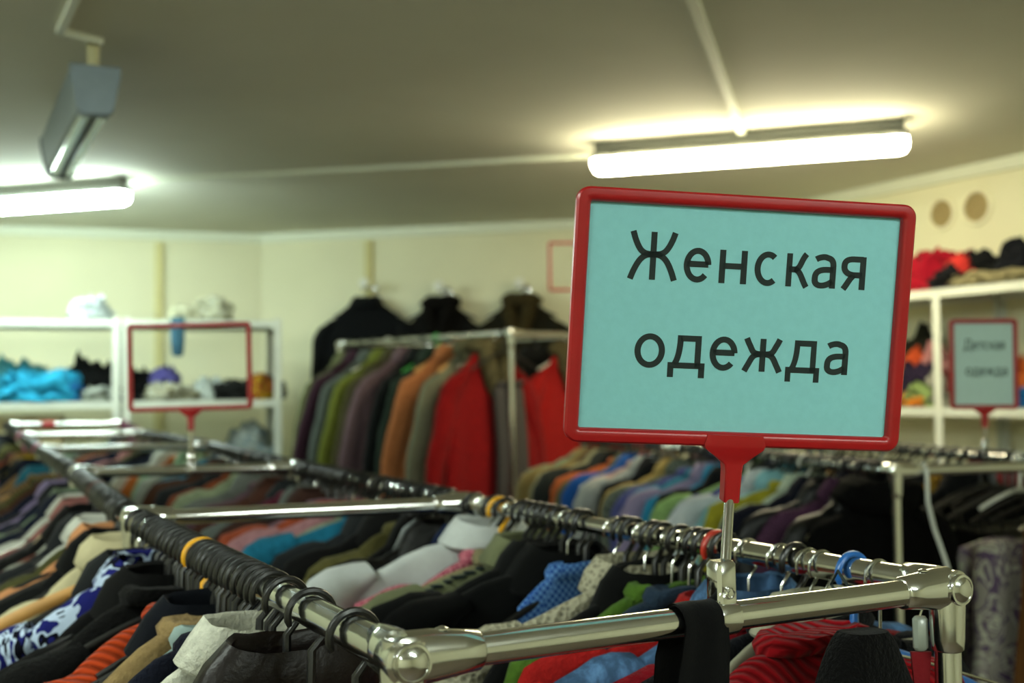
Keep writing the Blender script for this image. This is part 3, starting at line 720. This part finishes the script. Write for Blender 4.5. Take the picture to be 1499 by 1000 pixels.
# ------------------------------------------------------------------ three coats hung on hooks on the back wall
a, b_, d, n = WALL['wall_back']; D3b = Vector((d.x, d.y, 0)); N3b = Vector((n.x, n.y, 0)); wa = math.atan2(d.y, d.x)
KNOB = plain('white_knob', '#e8e8dc', 0.15, 0.0)
for px, py, col, word, mk, cc, W in ((547, 424, '#0f1113', 'wide black coat', 'wool', None, .27), (655, 428, '#141312', 'black coat with black fur collar', 'plain', ('#171513', 'fur', '#2c2620'), .24), (770, 424, '#26241a', 'dark coat with mottled brown fur collar', 'wool', ('#4a4028', 'fur', '#7d7048'), .25)):
    h = wall_hit('wall_back', px, py)
    t = thing('wall_hook', 'coat hook on the back wall holding the ' + word, 'hook', h, 0)
    obj('plate', MB().lathe((0, 0, 0), N3b, [(.03, .0005), (.03, .006), (.02, .008)], 20), CHROME, t)
    obj('stem', MB().tube([N3b * .006, N3b * .12, N3b * .135 + UPZ * .02], .007, 10), CHROME, t)
    obj('knob', MB().lathe(N3b * .13 + UPZ * .02, (N3b + UPZ * .3), [(.006, 0), (.026, .008), (.032, .022), (.026, .036), (.01, .042), (.001, .043)], 20), KNOB, t)
    P = h + N3b * .12 + UPZ * (-.009)
    hanger('black', P, wa, 'black hanger on the wall hook under the ' + word, None)
    SEED[0] += 1
    garment('coat', P, wa, word + ' hanging on the back wall', fabric(col, mk), 'coats hung on the back wall', W=W, L=.95, t=.034, collar='fur' if cc else 'lapel', cmat=fabric(*cc) if cc else None, seed=SEED[0], fold=.6, drop=.17, out=.03)

# ------------------------------------------------------------------ glyphs for the printed signs (x height = 1)
SW = 0.180; hS = SW / 2
def arc(cx, cy, rx, ry, a0, a1, n=22): return [(cx + rx * math.cos(math.radians(a0 + (a1 - a0) * k / n)), cy + ry * math.sin(math.radians(a0 + (a1 - a0) * k / n))) for k in range(n + 1)]
def bez(p0, p1, p2, p3, n=10):
    o = []
    for k in range(n + 1):
        u = k / n; v = 1 - u
        o.append(tuple(v ** 3 * p0[i] + 3 * v * v * u * p1[i] + 3 * v * u * u * p2[i] + u ** 3 * p3[i] for i in (0, 1)))
    return o
def zhe(W, H):
    c = W / 2; m = H * .53
    o = [[(c, 0), (c, H)], [(c - .1, m), (c + .1, m)]]
    for s in (-1, 1):
        o.append([(c + s * (c - .13), H)] + bez((c + s * (c - .20), H * .85), (c + s * (c - .34), H * .62), (c + s * .34, m), (c + s * .06, m)))
        o.append(bez((c + s * .06, m), (c + s * .34, m), (c + s * (c - .30), H * .36), (c + s * (c - .17), H * .14)) + [(c + s * (c - .10), 0)])
    return o
def de(W, H):
    return [[(W * .80, H * .04), (W * .80, H - hS), (W * .32, H - hS)] + bez((W * .315, H - hS), (W * .31, H * .55), (W * .27, H * .28), (W * .17, hS * 1.2)), [(0, hS), (W, hS)], [(hS, hS * .5), (hS, -.27)], [(W - hS, hS * .5), (W - hS, -.27)]]
GL = {
 'Ж': (1.53, lambda W: zhe(W, 1.42)), 'ж': (1.28, lambda W: zhe(W, 1.0)),
 'о': (.90, lambda W: [arc(W / 2, .5, W / 2 - hS, .5 - hS * .8, 0, 360, 40)]),
 'с': (.72, lambda W: [arc(W * .56, .5, W * .56 - hS, .5 - hS * .8, 52, 308, 30)]),
 'е': (.83, lambda W: [[(hS, .53), (W - hS, .53)], arc(W / 2, .5, W / 2 - hS, .5 - hS * .8, 3, 318, 34)]),
 'н': (.83, lambda W: [[(hS, 0), (hS, 1)], [(W - hS, 0), (W - hS, 1)], [(hS, .52), (W - hS, .52)]]),
 'к': (.72, lambda W: [[(hS, 0), (hS, 1)], [(hS, .52), (.30, .52)], bez((.26, .50), (.46, .54), (W * .62, .80), (W - .10, 1)), bez((.26, .54), (.46, .50), (W * .70, .22), (W - .06, 0))]),
 'а': (.72, lambda W: [bez((.10, .86), (.22, .94), (.38, .96), (.44, .92)) + bez((.46, .915), (W - hS, .88), (W - hS, .74), (W - hS, .62)) + [(W - hS, 0)],
                       [(W - hS, .56)] + bez((W * .60, .56), (hS + .02, .55), (hS, .40), (hS, .27)) + bez((hS, .22), (hS + .02, .03), (W * .55, .02), (W - hS, .22))]),
 'я': (.74, lambda W: [[(W - hS, 0), (W - hS, 1)], [(W - hS, 1 - hS * .9), (W * .55, 1 - hS * .9)] + bez((W * .5, 1 - hS * .9), (hS, .92), (hS, .76), (hS, .70)) + bez((hS, .66), (hS + .02, .46), (W * .45, .44), (W * .55, .44)) + [(W - hS, .44)], bez((W * .56, .44), (W * .40, .40), (W * .28, .16), (.09, 0))]),
 'д': (1.11, lambda W: de(W, 1.0)), 'Д': (1.3, lambda W: de(W, 1.42)),
 'т': (.78, lambda W: [[(W / 2, 0), (W / 2, 1)], [(0, 1 - hS), (W, 1 - hS)]]),
}
def ribbon(mb, pts, wd, y, map_):
    """flat stroke of constant width along pts, mitred at the joints"""
    P = []
    for p in pts:
        v = Vector(p)
        if not P or (v - P[-1]).length > 1e-4: P.append(v)
    closed = (P[0] - P[-1]).length < 1e-3
    if closed: P.pop()
    n = len(P); Lf, Rt = [], []
    for i in range(n):
        a = P[i - 1] if (i > 0 or closed) else None; b = P[(i + 1) % n] if (i < n - 1 or closed) else None
        d1 = (P[i] - a).normalized() if a is not None else None; d2 = (b - P[i]).normalized() if b is not None else None
        d1 = d1 or d2; d2 = d2 or d1
        t = (d1 + d2); t = t.normalized() if t.length > 1e-4 else d1
        nn = Vector((-t.y, t.x)); k = wd / 2 / max(.5, nn.dot(Vector((-d1.y, d1.x))))
        Lf.append(P[i] + nn * k); Rt.append(P[i] - nn * k)
    for i in range(n if closed else n - 1):
        j = (i + 1) % n; q = [Lf[i], Lf[j], Rt[j], Rt[i]]
        top = [map_(p.x, p.y, y) for p in q]; bot = [map_(p.x, p.y, 0.0) for p in q]
        mb.add(top + bot, [(0, 1, 2, 3), (0, 4, 5, 1), (3, 2, 6, 7)] + ([(0, 3, 7, 4)] if i == 0 and not closed else []) + ([(1, 5, 6, 2)] if i == n - 2 and not closed else []))
def letters(txt, spans, base, xh, y0, wdt):
    """spans: left/right of each letter in metres on the paper; base: baseline z; xh: x-height in metres"""
    mb = MB()
    for ch, (l, r) in zip(txt, spans):
        W, fn = GL[ch]; sx = (r - l) / W
        for st in fn(W):
            ribbon(mb, st, SW, 1.0, lambda x, z, y, l=l, sx=sx: (l + x * sx, y0 - 0.0003 * y, base + z * xh))
    return mb

# ------------------------------------------------------------------ sign holders
def rr_loop(hw, hh, r, y, n=6):
    pts = []
    for cx, cz, a0 in ((hw - r, hh - r, 0), (-hw + r, hh - r, 90), (-hw + r, -hh + r, 180), (hw - r, -hh + r, 270)):
        for k in range(n + 1):
            a = math.radians(a0 + 90 * k / n); pts.append((cx + r * math.cos(a), y, cz + r * math.sin(a)))
    return pts
def sign(name, label, center, rot, W, H, bar_pt, paper=None, bord=0.0128, clampax=None, pole_r=0.0048, pmat=None):
    """local frame: X right, Z up, -Y front; origin at frame centre"""
    t = thing(name, label, 'sign', center); t.rotation_euler = rot.to_euler()
    loops = []
    for ins, y, r in ((0, .0045, .012), (0, -.003, .012), (.0018, -.0052, .0105), (.006, -.0058, .007), (.0090, -.0058, .004), (.0113, -.0045, .003), (bord, -.0015, .0025), (bord, .0045, .0025)):
        loops.append(rr_loop(W / 2 - ins, H / 2 - ins, max(r, .002), y))
    loops.append(loops[0])
    f = obj('frame', MB().loft(loops, False, False), REDPL, t, 35)
    # socket under the frame
    mb = MB(); zb = -H / 2
    prof = [(.026, zb + .011), (.0285, zb + .002), (.027, zb - .002), (.016, zb - .010), (.0088, zb - .016), (.0080, zb - .022), (.0074, zb - .050), (.0066, zb - .051)]
    mb.loft([[(x * w_, y, z) for x, y in ((-1, -.0072), (-.85, -.0085), (.85, -.0085), (1, -.0072), (1, .0062), (.85, .0075), (-.85, .0075), (-1, .0062))] for w_, z in prof])
    obj('socket', mb, REDPL, t, 35)
    bl = rot.to_matrix().inverted() @ (Vector(bar_pt) - Vector(center)) if hasattr(rot, 'to_matrix') else rot.inverted() @ (Vector(bar_pt) - Vector(center))
    top = Vector((0, -.0005, zb - .045)); bot = bl + Vector((0, 0, .02))
    obj('pole', MB().tube([top, bot], pole_r, 16, up=(1, 0, 0)), CHROME, t, 60)
    if paper:
        pp = obj('paper', MB().box((0, .0022, 0), (W - bord * 1.8, .001, H - bord * 1.8)), pmat or PAPER, t, 0)
        for (txt, spans, base, xh) in paper:
            obj('lettering', letters(txt, spans, base, xh, .0017, 0), INK, pp, 0)
    # clamp
    ax = rot.inverted() @ Vector(clampax); ax.normalize(); u2 = rot.inverted() @ UPZ; fr2 = ax.cross(u2)
    cl = MB().box(bl + u2 * .031, (.021, .020, .036), (ax, fr2, u2), .003)
    cl.lathe(bl - ax * .011, ax, [(.0131, 0), (.0165, .0005), (.0170, .003), (.0170, .019), (.0165, .0215), (.0131, .022)], 22)
    cl.box(bl + u2 * .014, (.018, .022, .02), (ax, fr2, u2), .002)
    clo = obj('clamp', cl, CHROME, t, 40)
    obj('screw', MB().lathe(bl + u2 * .022 - fr2 * (-.0098 if (rot @ fr2).y > 0 else .0098) * -1, -fr2 if (rot @ fr2).y > 0 else fr2, [(.0052, 0), (.0052, .0022), (.0042, .003), (.0040, .0018), (.0026, .0018), (.0024, .0028), (.0002, .003)], 14), CHROME, clo, 40)
    return t
RA = lambda yaw, pit, roll: (Matrix.Rotation(yaw, 3, 'Z') @ Matrix.Rotation(pit, 3, 'X') @ Matrix.Rotation(roll, 3, 'Y'))
fbar_a, fbar_b = RAILS['A1L'][0], RAILS['A1R'][0]
fax = (fbar_b - fbar_a).normalized()
def on_seg(a, b, px):
    best = min((abs(proj(a + (b - a) * (k / 400))[0] - px), k) for k in range(401)); return a + (b - a) * (best[1] / 400)
SWd, SHt = 0.315, 0.228
pw, ph = SWd - .0256, SHt - .0256
def sp(u0, u1): return (-pw / 2 + u0 * pw, -pw / 2 + u1 * pw)
# letter extents as fractions of the paper, line by line
l1 = [sp(*q) for q in ((.127, .288), (.306, .394), (.420, .509), (.534, .611), (.637, .711), (.722, .800), (.817, .898))]
l2 = [sp(*q) for q in ((.166, .263), (.274, .393), (.407, .497), (.511, .647), (.656, .768), (.783, .861))]
ZV = lambda v: ph / 2 - v * ph
sign('sign_holder', 'large red framed cyan sign with Cyrillic lettering clamped to the nearest rack', (0.208, 1.052, 1.759), RA(.12, .125, .047), SWd, SHt, on_seg(fbar_a, fbar_b, 1057),
     [('Женская', l1, ZV(.331), ph * .149), ('одежда', l2, ZV(.721), ph * .149)], clampax=fax)
# empty frame on the second rack
q0, q1 = RAILS['A2L'][1], RAILS['A2R'][1]
bp = on_seg(q0, q1, 280); cb = PY(278, 537, bp.y)
sign('sign_holder', 'empty red frame sign holder standing on the second rack', cb, RA(.10, 0, -.02), SWd, SHt, bp, None, clampax=(q1 - q0).normalized())
# empty frame over the coat rack, half behind the big sign
q0, q1 = RAILS['CL'][0], RAILS['CR'][0]
bp = on_seg(q0, q1, 853); cb = PY(853, 390, bp.y)
sign('sign_holder', 'empty red frame above the coats, half hidden behind the large sign', cb, RA(.05, 0, 0), SWd, SHt, bp, None, clampax=(q1 - q0).normalized())
# children's sign
q0, q1 = RAILS['B1R']
bp = on_seg(q0, q1, 1444); cb = PY(1440, 533, bp.y)
w5, h5 = .184, .252
def spans5(cuts): return [(-.151 / 2 + a * .151, -.151 / 2 + b * .151) for a, b in cuts]
k1 = spans5(((.15, .30), (.31, .41), (.42, .50), (.51, .60), (.62, .70), (.71, .79), (.80, .88)))
k2 = spans5(((.18, .29), (.30, .43), (.44, .54), (.55, .69), (.70, .82), (.83, .92)))
sign('sign_holder', 'small portrait sign in a red frame before the right shelves', cb, RA(-.10, 0, .01), w5, h5, bp,
     [('Детская', k1, .068 - .028, .021), ('одежда', k2, -.032, .021)], clampax=(q1 - q0).normalized(), bord=.0125, pmat=PAPER2)

# ------------------------------------------------------------------ black strap over the front bar
c = on_seg(fbar_a, fbar_b, 1018); fdn = Vector((fax.y, -fax.x, 0))   # towards the camera
mb = MB(); rings = []
rnd = random.Random(3)
path = [(.016 + .004 * math.sin(k), -.46 + k * .075) for k in range(6)] + [(.0165, -.02)] + [(.0152 * math.cos(math.radians(q)), .0152 * math.sin(math.radians(q))) for q in range(0, 181, 20)] + [(-.0165, -.03), (-.018, -.15), (-.018, -.35)]
def strap(p, half, off, th):
    r = []
    for k in range(9):
        u = -1 + k / 4
        wv = half * (1 + .38 * min(1, max(0, -p[1]) / .07)); sh = -.008 * min(1, max(0, -p[1]) / .07)
        r.append(fax * (u * wv + sh) + fdn * (p[0] + off * (1 if p[0] > 0 else -1) * (0 if p[1] > 0 else 1) + .0015 * math.sin(u * 5)) + UPZ * (p[1] + (off if p[1] > 0 else 0)))
    return r
mb.loft([strap(p, .0235, 0, 0) for p in path] + [strap(p, .0235, .0018, 0) for p in reversed(path)] + [strap(path[0], .0235, 0, 0)], False, False, False)
o = obj('fabric_strap', mb, fabric('#0b0b0c', 'plain'), None, 50); o.location = c
tag(o, 'black fabric strap draped over the front bar beside the sign clamp', 'strap')

# clip with red tag beside the right front post
c = fbar_b - fax * .028 + Vector((0, .02, -.02))
t = thing('hanging_clip', 'clear clip with a dark red ribbon hanging by the front right post', 'clip', c)
obj('clip', MB().box((0, 0, -.026), (.014, .010, .034), None, .003), plain('grey_plastic', '#8c9288', .25), t)
obj('wire', MB().tube([(0, 0, -.01), (.004, 0, .002), (.012, 0, .018)], .0014, 8, up=(0, 1, 0)), HMAT['wire'], t)
obj('ribbon', MB().loft([[(-w_, -.002, z), (w_, -.002, z), (w_, .002, z), (-w_, .002, z)] for w_, z in ((.010, -.044), (.008, -.07), (.005, -.11), (.006, -.3))]), fabric('#7a1c22'), t)


# ------------------------------------------------------------------ shelf units
def shelf_unit(label, P0, ang, W, Dp, levels, H, mids=()):
    t = thing('shelf_unit', label, 'shelf', (P0.x, P0.y, 0), ang)
    for x in (0,) + tuple(mids) + (W,):
        for y in (0, Dp):
            sx = -1 if x == W else 1; sy = 1 if y == 0 else -1
            m = MB().box((x + sx * .019, y + sy * .0015, H / 2), (.038, .003, H)); m.box((x + sx * .0015, y + sy * .019, H / 2), (.003, .038, H))
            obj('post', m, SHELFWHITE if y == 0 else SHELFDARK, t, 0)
    for z in levels:
        m = MB().box((W / 2, Dp / 2, z), (W - .008, Dp - .008, .004), None, 0)
        for y in (.006, Dp - .006): m.box((W / 2, y, z - .016), (W - .008, .004, .034))
        for x in (.006, W - .006): m.box((x, Dp / 2, z - .016), (.004, Dp - .02, .034))
        obj('shelf_board', m, SHELFWHITE, t, 0)
    return t
def dirang(p, q): return math.atan2(q.y - p.y, q.x - p.x)
s1 = PY(180, 468, 5.72); s2 = PY(412, 469, 5.95)
sang = dirang(s1, s2); SWid = math.hypot(s2.x - s1.x, s2.y - s1.y); SZ = s1.z; MZ = PY(180, 588, 5.72).z
sdir = Vector((math.cos(sang), math.sin(sang), 0)); sin_ = Vector((-sdir.y, sdir.x, 0))
LEV = (SZ, MZ, MZ - .45, MZ - .9, .15)
shelf_unit('white metal shelf unit in the left corner, behind the empty red frame', s1, sang, SWid, .42, LEV, SZ + .012)
s0 = s1 - sdir * (SWid + .012)
shelf_unit('white metal shelf unit with the turquoise pile at the left picture edge', s0, sang, SWid, .42, LEV, SZ + .012)
# right wall shelves
dw = Vector((WALL['wall_right'][2].x, WALL['wall_right'][2].y, 0)); nw = Vector((WALL['wall_right'][3].x, WALL['wall_right'][3].y, 0))
wr0 = Vector((1.306, 6.268, 0)) + nw * .43
def along(px):   # point on the shelf-front line seen at a column
    lo, hi = 0.0, 2.6
    for _ in range(50):
        m = (lo + hi) / 2
        p = wr0 + dw * m
        if proj(Vector((p.x, p.y, 1.8)))[0] < px: lo = m
        else: hi = m
    return lo
u0 = along(1366)
rp = wr0 + dw * u0; RSZ = PY(1366, 424, rp.y).z; RMZ = PY(1372, 597, rp.y).z
rang = math.atan2(dw.y, dw.x); RW = .95
RLEV = (RSZ, RMZ, RMZ - .45, RMZ - .9, .15)
shelf_unit('long white shelf unit on the right wall behind the small sign', rp - dw * 1.0, rang, 2.1, .40, RLEV, RSZ - .004, (1.0,))

# ------------------------------------------------------------------ heaps of clothes on the shelves
def heap(name, label, cat, P, ang, size, mat, seed, ridg=1.0, group=None, top=0.6):
    sx, sy, sz = size; N = 48; M_ = 18; rings = []; rnd = random.Random(seed)
    o_ = rnd.uniform(0, 50)
    for i in range(M_ + 1):
        u = i / M_; r = []
        u *= .97; rad = math.cos(u * PI / 2) ** .42; hz = math.sin(u * PI / 2) ** .85
        for j in range(N):
            a = 2 * PI * j / N
            k = 1 + .22 * noise.noise((math.cos(a) * 1.3 + o_, math.sin(a) * 1.3, o_ + u))
            x = sx / 2 * rad * k * sgnp(math.cos(a), .8); y = sy / 2 * rad * k * sgnp(math.sin(a), .8)
            n1 = noise.noise((x * 11 + o_, y * 11, hz * 2.0)); n2 = 1 - 2.2 * abs(noise.noise((x * 19 + o_, y * 14 + 7, hz * 3))); n2 += .5 * (1 - 2.2 * abs(noise.noise((x * 40 + o_, y * 25 + 7, hz * 6))))
            z = sz * hz * (.85 + .40 * n1) + ridg * min(sz, .12) * .30 * (n2 - .6) * (.3 + .7 * hz) * (0 if i == 0 else 1)
            x += ridg * .03 * noise.noise((y * 14, hz * 7 + o_, 3)); y += ridg * .03 * noise.noise((x * 14, hz * 7 + o_, 9))
            r.append((x, y, max(z, 0.0)))
        rings.append(r)
    o = obj(name, MB().loft(rings), mat, None, 80); o.location = P; o.rotation_euler.z = ang
    return tag(o, label, cat, group)
def on_shelf(px, z, back, base=None):
    """point on a left shelf plane seen at column px, set back from the front edge"""
    p = None
    lo, hi = -1.2, 1.4
    for _ in range(50):
        m = (lo + hi) / 2; p = s1 + sdir * m + sin_ * back
        if proj(Vector((p.x, p.y, z)))[0] < px: lo = m
        else: hi = m
    return Vector((p.x, p.y, z + .0025))
def on_rshelf(px, z, back):
    lo, hi = -1.2, 2.4; bk = -nw
    for _ in range(50):
        m = (lo + hi) / 2; p = rp + dw * m + bk * back
        if proj(Vector((p.x, p.y, z)))[0] < px: lo = m
        else: hi = m
    return Vector((p.x, p.y, z + .0025))
HG = 'clothes heaped on the shelves'
H = [ # px, level, back, (w,d,h), colour, kind, name, label
 (132, SZ, .18, (.20, .18, .10), '#c4cccd', 'plain', 'plastic_bag', 'white crumpled bag alone on top of the left shelf unit', 'bag', 1.4),
 (272, SZ, .18, (.17, .22, .08), '#cfcdae', 'wool', 'folded_cloth', 'cream bundled cloth on top of the corner shelf unit', 'cloth', 1.2),
 (312, SZ, .20, (.19, .22, .11), '#b9b48c', 'print', 'folded_cloth', 'cream and yellow crumpled cloth on top of the corner shelf unit', 'cloth', 1.4),
 (48, MZ, .14, (.42, .26, .14), '#2b9cc4', 'plain', 'clothes_heap', 'turquoise heap of clothes on the left shelf unit', 'clothes', 1.5),
 (20, MZ, .30, (.30, .18, .21), '#5fb4c4', 'plain', 'clothes_heap', 'pale aqua heap behind the turquoise clothes on the left shelf', 'clothes', 1.2),
 (100, MZ, .16, (.15, .2, .09), '#1c5f96', 'plain', 'clothes_heap', 'deep blue garment beside the turquoise heap', 'clothes', 1.4),
 (136, MZ, .28, (.26, .2, .22), '#161717', 'plain', 'clothes_heap', 'black heap of clothes on the left shelf unit by the post', 'clothes', 1.2),
 (144, MZ, .10, (.15, .14, .07), '#77807e', 'print', 'folded_cloth', 'grey and white patterned garment below the black heap', 'clothes', 1.3),
 (206, MZ, .28, (.16, .2, .17), '#141416', 'plain', 'clothes_heap', 'black heap of clothes on the corner shelf unit', 'clothes', 1.2),
 (237, MZ, .26, (.17, .2, .165), '#6a66b4', 'plain', 'clothes_heap', 'violet blue garment on the corner shelf unit', 'clothes', 1.0),
 (240, MZ, .14, (.17, .1, .10), '#15161a', 'plain', 'clothes_heap', 'small black garment under the violet blue one', 'clothes', 1.2),
 (250, MZ, .08, (.26, .12, .075), '#8f8762', 'print', 'clothes_heap', 'beige crumpled clothes at the shelf edge in the red frame', 'clothes', 1.3),
 (305, MZ, .14, (.16, .14, .115), '#b9c2bd', 'plain', 'folded_cloth', 'white rolled cloth on the corner shelf unit', 'cloth', .7),
 (340, MZ, .14, (.22, .18, .10), '#1a1b1a', 'plain', 'clothes_heap', 'dark garment beside the white rolled cloth', 'clothes', 1.2),
 (380, MZ, .12, (.13, .16, .13), '#9a4b2c', 'floral', 'clothes_heap', 'red and yellow patterned garment at the right shelf end', 'clothes', 1.2),
 (398, MZ, .2, (.14, .18, .11), '#1c1a1c', 'plain', 'clothes_heap', 'black garment at the right end of the corner shelf', 'clothes', 1.2),
 (368, MZ - .45, .16, (.27, .24, .33), '#5f8196', 'print', 'plastic_bag', 'stuffed pale blue bag on the lower corner shelf', 'bag', 1.0),
 (120, MZ - .45, .16, (.4, .24, .12), '#23211f', 'plain', 'clothes_heap', 'dark clothes on the lower left shelf', 'clothes', 1.0)]
C2 = {'print': ('#c3c6bb', '#6b6a52'), 'floral': ('#c9a423', '#2a1a18')}
for i, (px, z, back, sz, col, kind, nm, lab, cat, rg) in enumerate(H):
    c2, c3 = C2.get(kind, (None, None))
    heap(nm, lab, cat, on_shelf(px, z, back), sang, sz, fabric(col, kind, c2, c3), 40 + i, rg, HG)
RH = [
 (1374, RSZ, .16, (.30, .26, .17), '#a5162a', 'plain', 'clothes_heap', 'crimson heap of clothes on top of the right shelf unit', 'clothes', 1.4),
 (1392, RSZ, .08, (.22, .12, .085), '#1b1c20', 'plain', 'clothes_heap', 'black garment under the crimson heap', 'clothes', 1.3),
 (1413, RSZ, .10, (.14, .12, .125), '#cf3a34', 'plain', 'clothes_heap', 'bright red garment beside the crimson heap', 'clothes', 1.2),
 (1440, RSZ, .16, (.17, .2, .13), '#17181a', 'plain', 'clothes_heap', 'black heap on top of the right shelf next to bright red', 'clothes', 1.2),
 (1452, RSZ, .07, (.40, .12, .055), '#a39a74', 'wool', 'folded_cloth', 'beige cloth spread along the right shelf edge', 'cloth', 1.2),
 (1497, RSZ, .2, (.15, .2, .16), '#1a1c22', 'plain', 'clothes_heap', 'black heap on the right shelf at the picture edge', 'clothes', 1.2),
 (1350, RMZ, .30, (.26, .18, .33), '#2a2a20', 'plain', 'clothes_heap', 'dark heap at the back of the right middle shelf', 'clothes', 1.0),
 (1352, RMZ, .22, (.18, .18, .25), '#c4502a', 'plain', 'clothes_heap', 'orange red garment on the right middle shelf beside the sign', 'clothes', 1.1),
 (1373, RMZ, .26, (.14, .18, .27), '#b98080', 'plain', 'clothes_heap', 'pink garment high on the right middle shelf', 'clothes', 1.0),
 (1345, RMZ, .12, (.17, .14, .17), '#2b2238', 'plain', 'clothes_heap', 'dark purple garment on the right middle shelf', 'clothes', 1.2),
 (1350, RMZ, .07, (.13, .10, .085), '#8aa063', 'plain', 'clothes_heap', 'pale green garment on the right middle shelf', 'clothes', 1.2),
 (1340, RMZ, .05, (.14, .08, .055), '#d07f2a', 'plain', 'clothes_heap', 'orange cloth at the right middle shelf edge', 'clothes', 1.2),
 (1388, RMZ, .15, (.16, .18, .15), '#3a2b34', 'print', 'clothes_heap', 'dark patterned garment behind the small sign', 'clothes', 1.2),
 (1440, RMZ, .2, (.34, .24, .2), '#6b2a2a', 'plain', 'clothes_heap', 'brick red heap hidden behind the small sign', 'clothes', 1.0),
 (1494, RMZ, .12, (.14, .16, .09), '#2468a8', 'plain', 'clothes_heap', 'blue garment right of the small sign', 'clothes', 1.1),
 (1494, RMZ, .26, (.2, .14, .2), '#c0602a', 'plain', 'clothes_heap', 'orange garment at the picture edge right of the small sign', 'clothes', 1.1),
 (1462, RMZ - .45, .16, (.26, .2, .27), '#5c1a1e', 'plain', 'clothes_heap', 'dark red heap on the lower right shelf', 'clothes', 1.0)]
for i, (px, z, back, sz, col, kind, nm, lab, cat, rg) in enumerate(RH):
    c2, c3 = C2.get(kind, (None, None))
    heap(nm, lab, cat, on_rshelf(px, z, back), rang, sz, fabric(col, kind, c2, c3), 80 + i, rg, HG)
# trouser leg hanging over the edge of the top left shelf
p = on_shelf(260, SZ, .0) - sin_ * .006
rings = []
for k, (y, z, w_) in enumerate(((.13, .009, .03), (.03, .009, .033), (.0, .008, .034), (-.008, -.02, .034), (-.009, -.10, .035), (-.006, -.175, .028), (-.005, -.185, .016))):
    rings.append([sdir * (w_ * math.cos(q)) + sin_ * (y + .006 * math.sin(q) * (0 if k < 3 else 1)) + UPZ * (z + .006 * math.sin(q) * (1 if k < 3 else 0)) for q in [2 * PI * j / 12 for j in range(12)]])
o = obj('hanging_sleeve', MB().loft(rings), fabric('#3f6478', 'denim'), None, 60); o.location = p
tag(o, 'blue denim sleeve hanging over the edge of the top corner shelf', 'clothing')
# cardboard box on the lower left shelf
p = on_shelf(45, MZ - .45, .2)
t = thing('cardboard_box', 'pale cardboard box on the lower left shelf', 'box', p, sang)
obj('carton', MB().box((0, 0, .19), (.30, .26, .38), None, .003), plain('cardboard', '#b8ad84', .8), t)
obj('tape', MB().box((0, -.131, .19), (.05, .001, .38)), plain('tape', '#9c8a58', .4), t, 0)
# red marker sleeve on the far crossbar
q0, q1 = RAILS['A5L'][1], RAILS['A5R'][1]
c = on_seg(q0, q1, 72)
ax = (q1 - q0).normalized()
o = obj('red_marker', MB().lathe(-ax * .03, ax, [(.0132, 0), (.019, .001), (.019, .059), (.0132, .06)], 16), REDPL, None, 40); o.location = c
tag(o, 'red plastic sleeve on the farthest crossbar at the left', 'marker')

# black plush hood hanging from the front bar near the right corner
c = on_seg(fbar_a, fbar_b, 1297) + Vector((0, 0, -.012))
SEED[0] += 1
t = thing('plush_hood', 'black plush hood hanging below the front bar near its right corner', 'clothing', c + fdn * -.03, math.atan2(fax.y, fax.x))
obj('hood', body_mb(.060, .34, .03, 77, fold=.4, flare=1.25, neck=.026, drop=.062), fabric('#060606', 'fuzzy'), t, 60).location = (0, 0, .046)
obj('loop', MB().tube([(-.004, 0, -.004), (-.004, .012, .012), (-.002, .03, .0275), (.002, .044, .012), (.004, .03, -.004)], .0016, 8), INK, t)

# white tape looped over the front crossbar of the right row
q0, q1 = RAILS['B1L'][0], RAILS['B1R'][0]
c = on_seg(q0, q1, 1352); D_ = c.y - .02
tp = [c + Vector((-.004, .017, .0)), c + Vector((0, 0, .0155)), c + Vector((.002, -.018, .0))] + [PY(x, y, D_) for x, y in ((1358, 735), (1368, 775), (1384, 820), (1398, 868), (1408, 900), (1396, 935))]
o = obj('hanging_tape', MB().tube([p - c for p in tp], [(.005, .004)] * len(tp), 8, up=(0, 1, 0)), plain('white_tape', '#c9cdc4', .6), None, 60); o.location = c
tag(o, 'long white tape looped over the right row crossbar beside its post', 'tape')
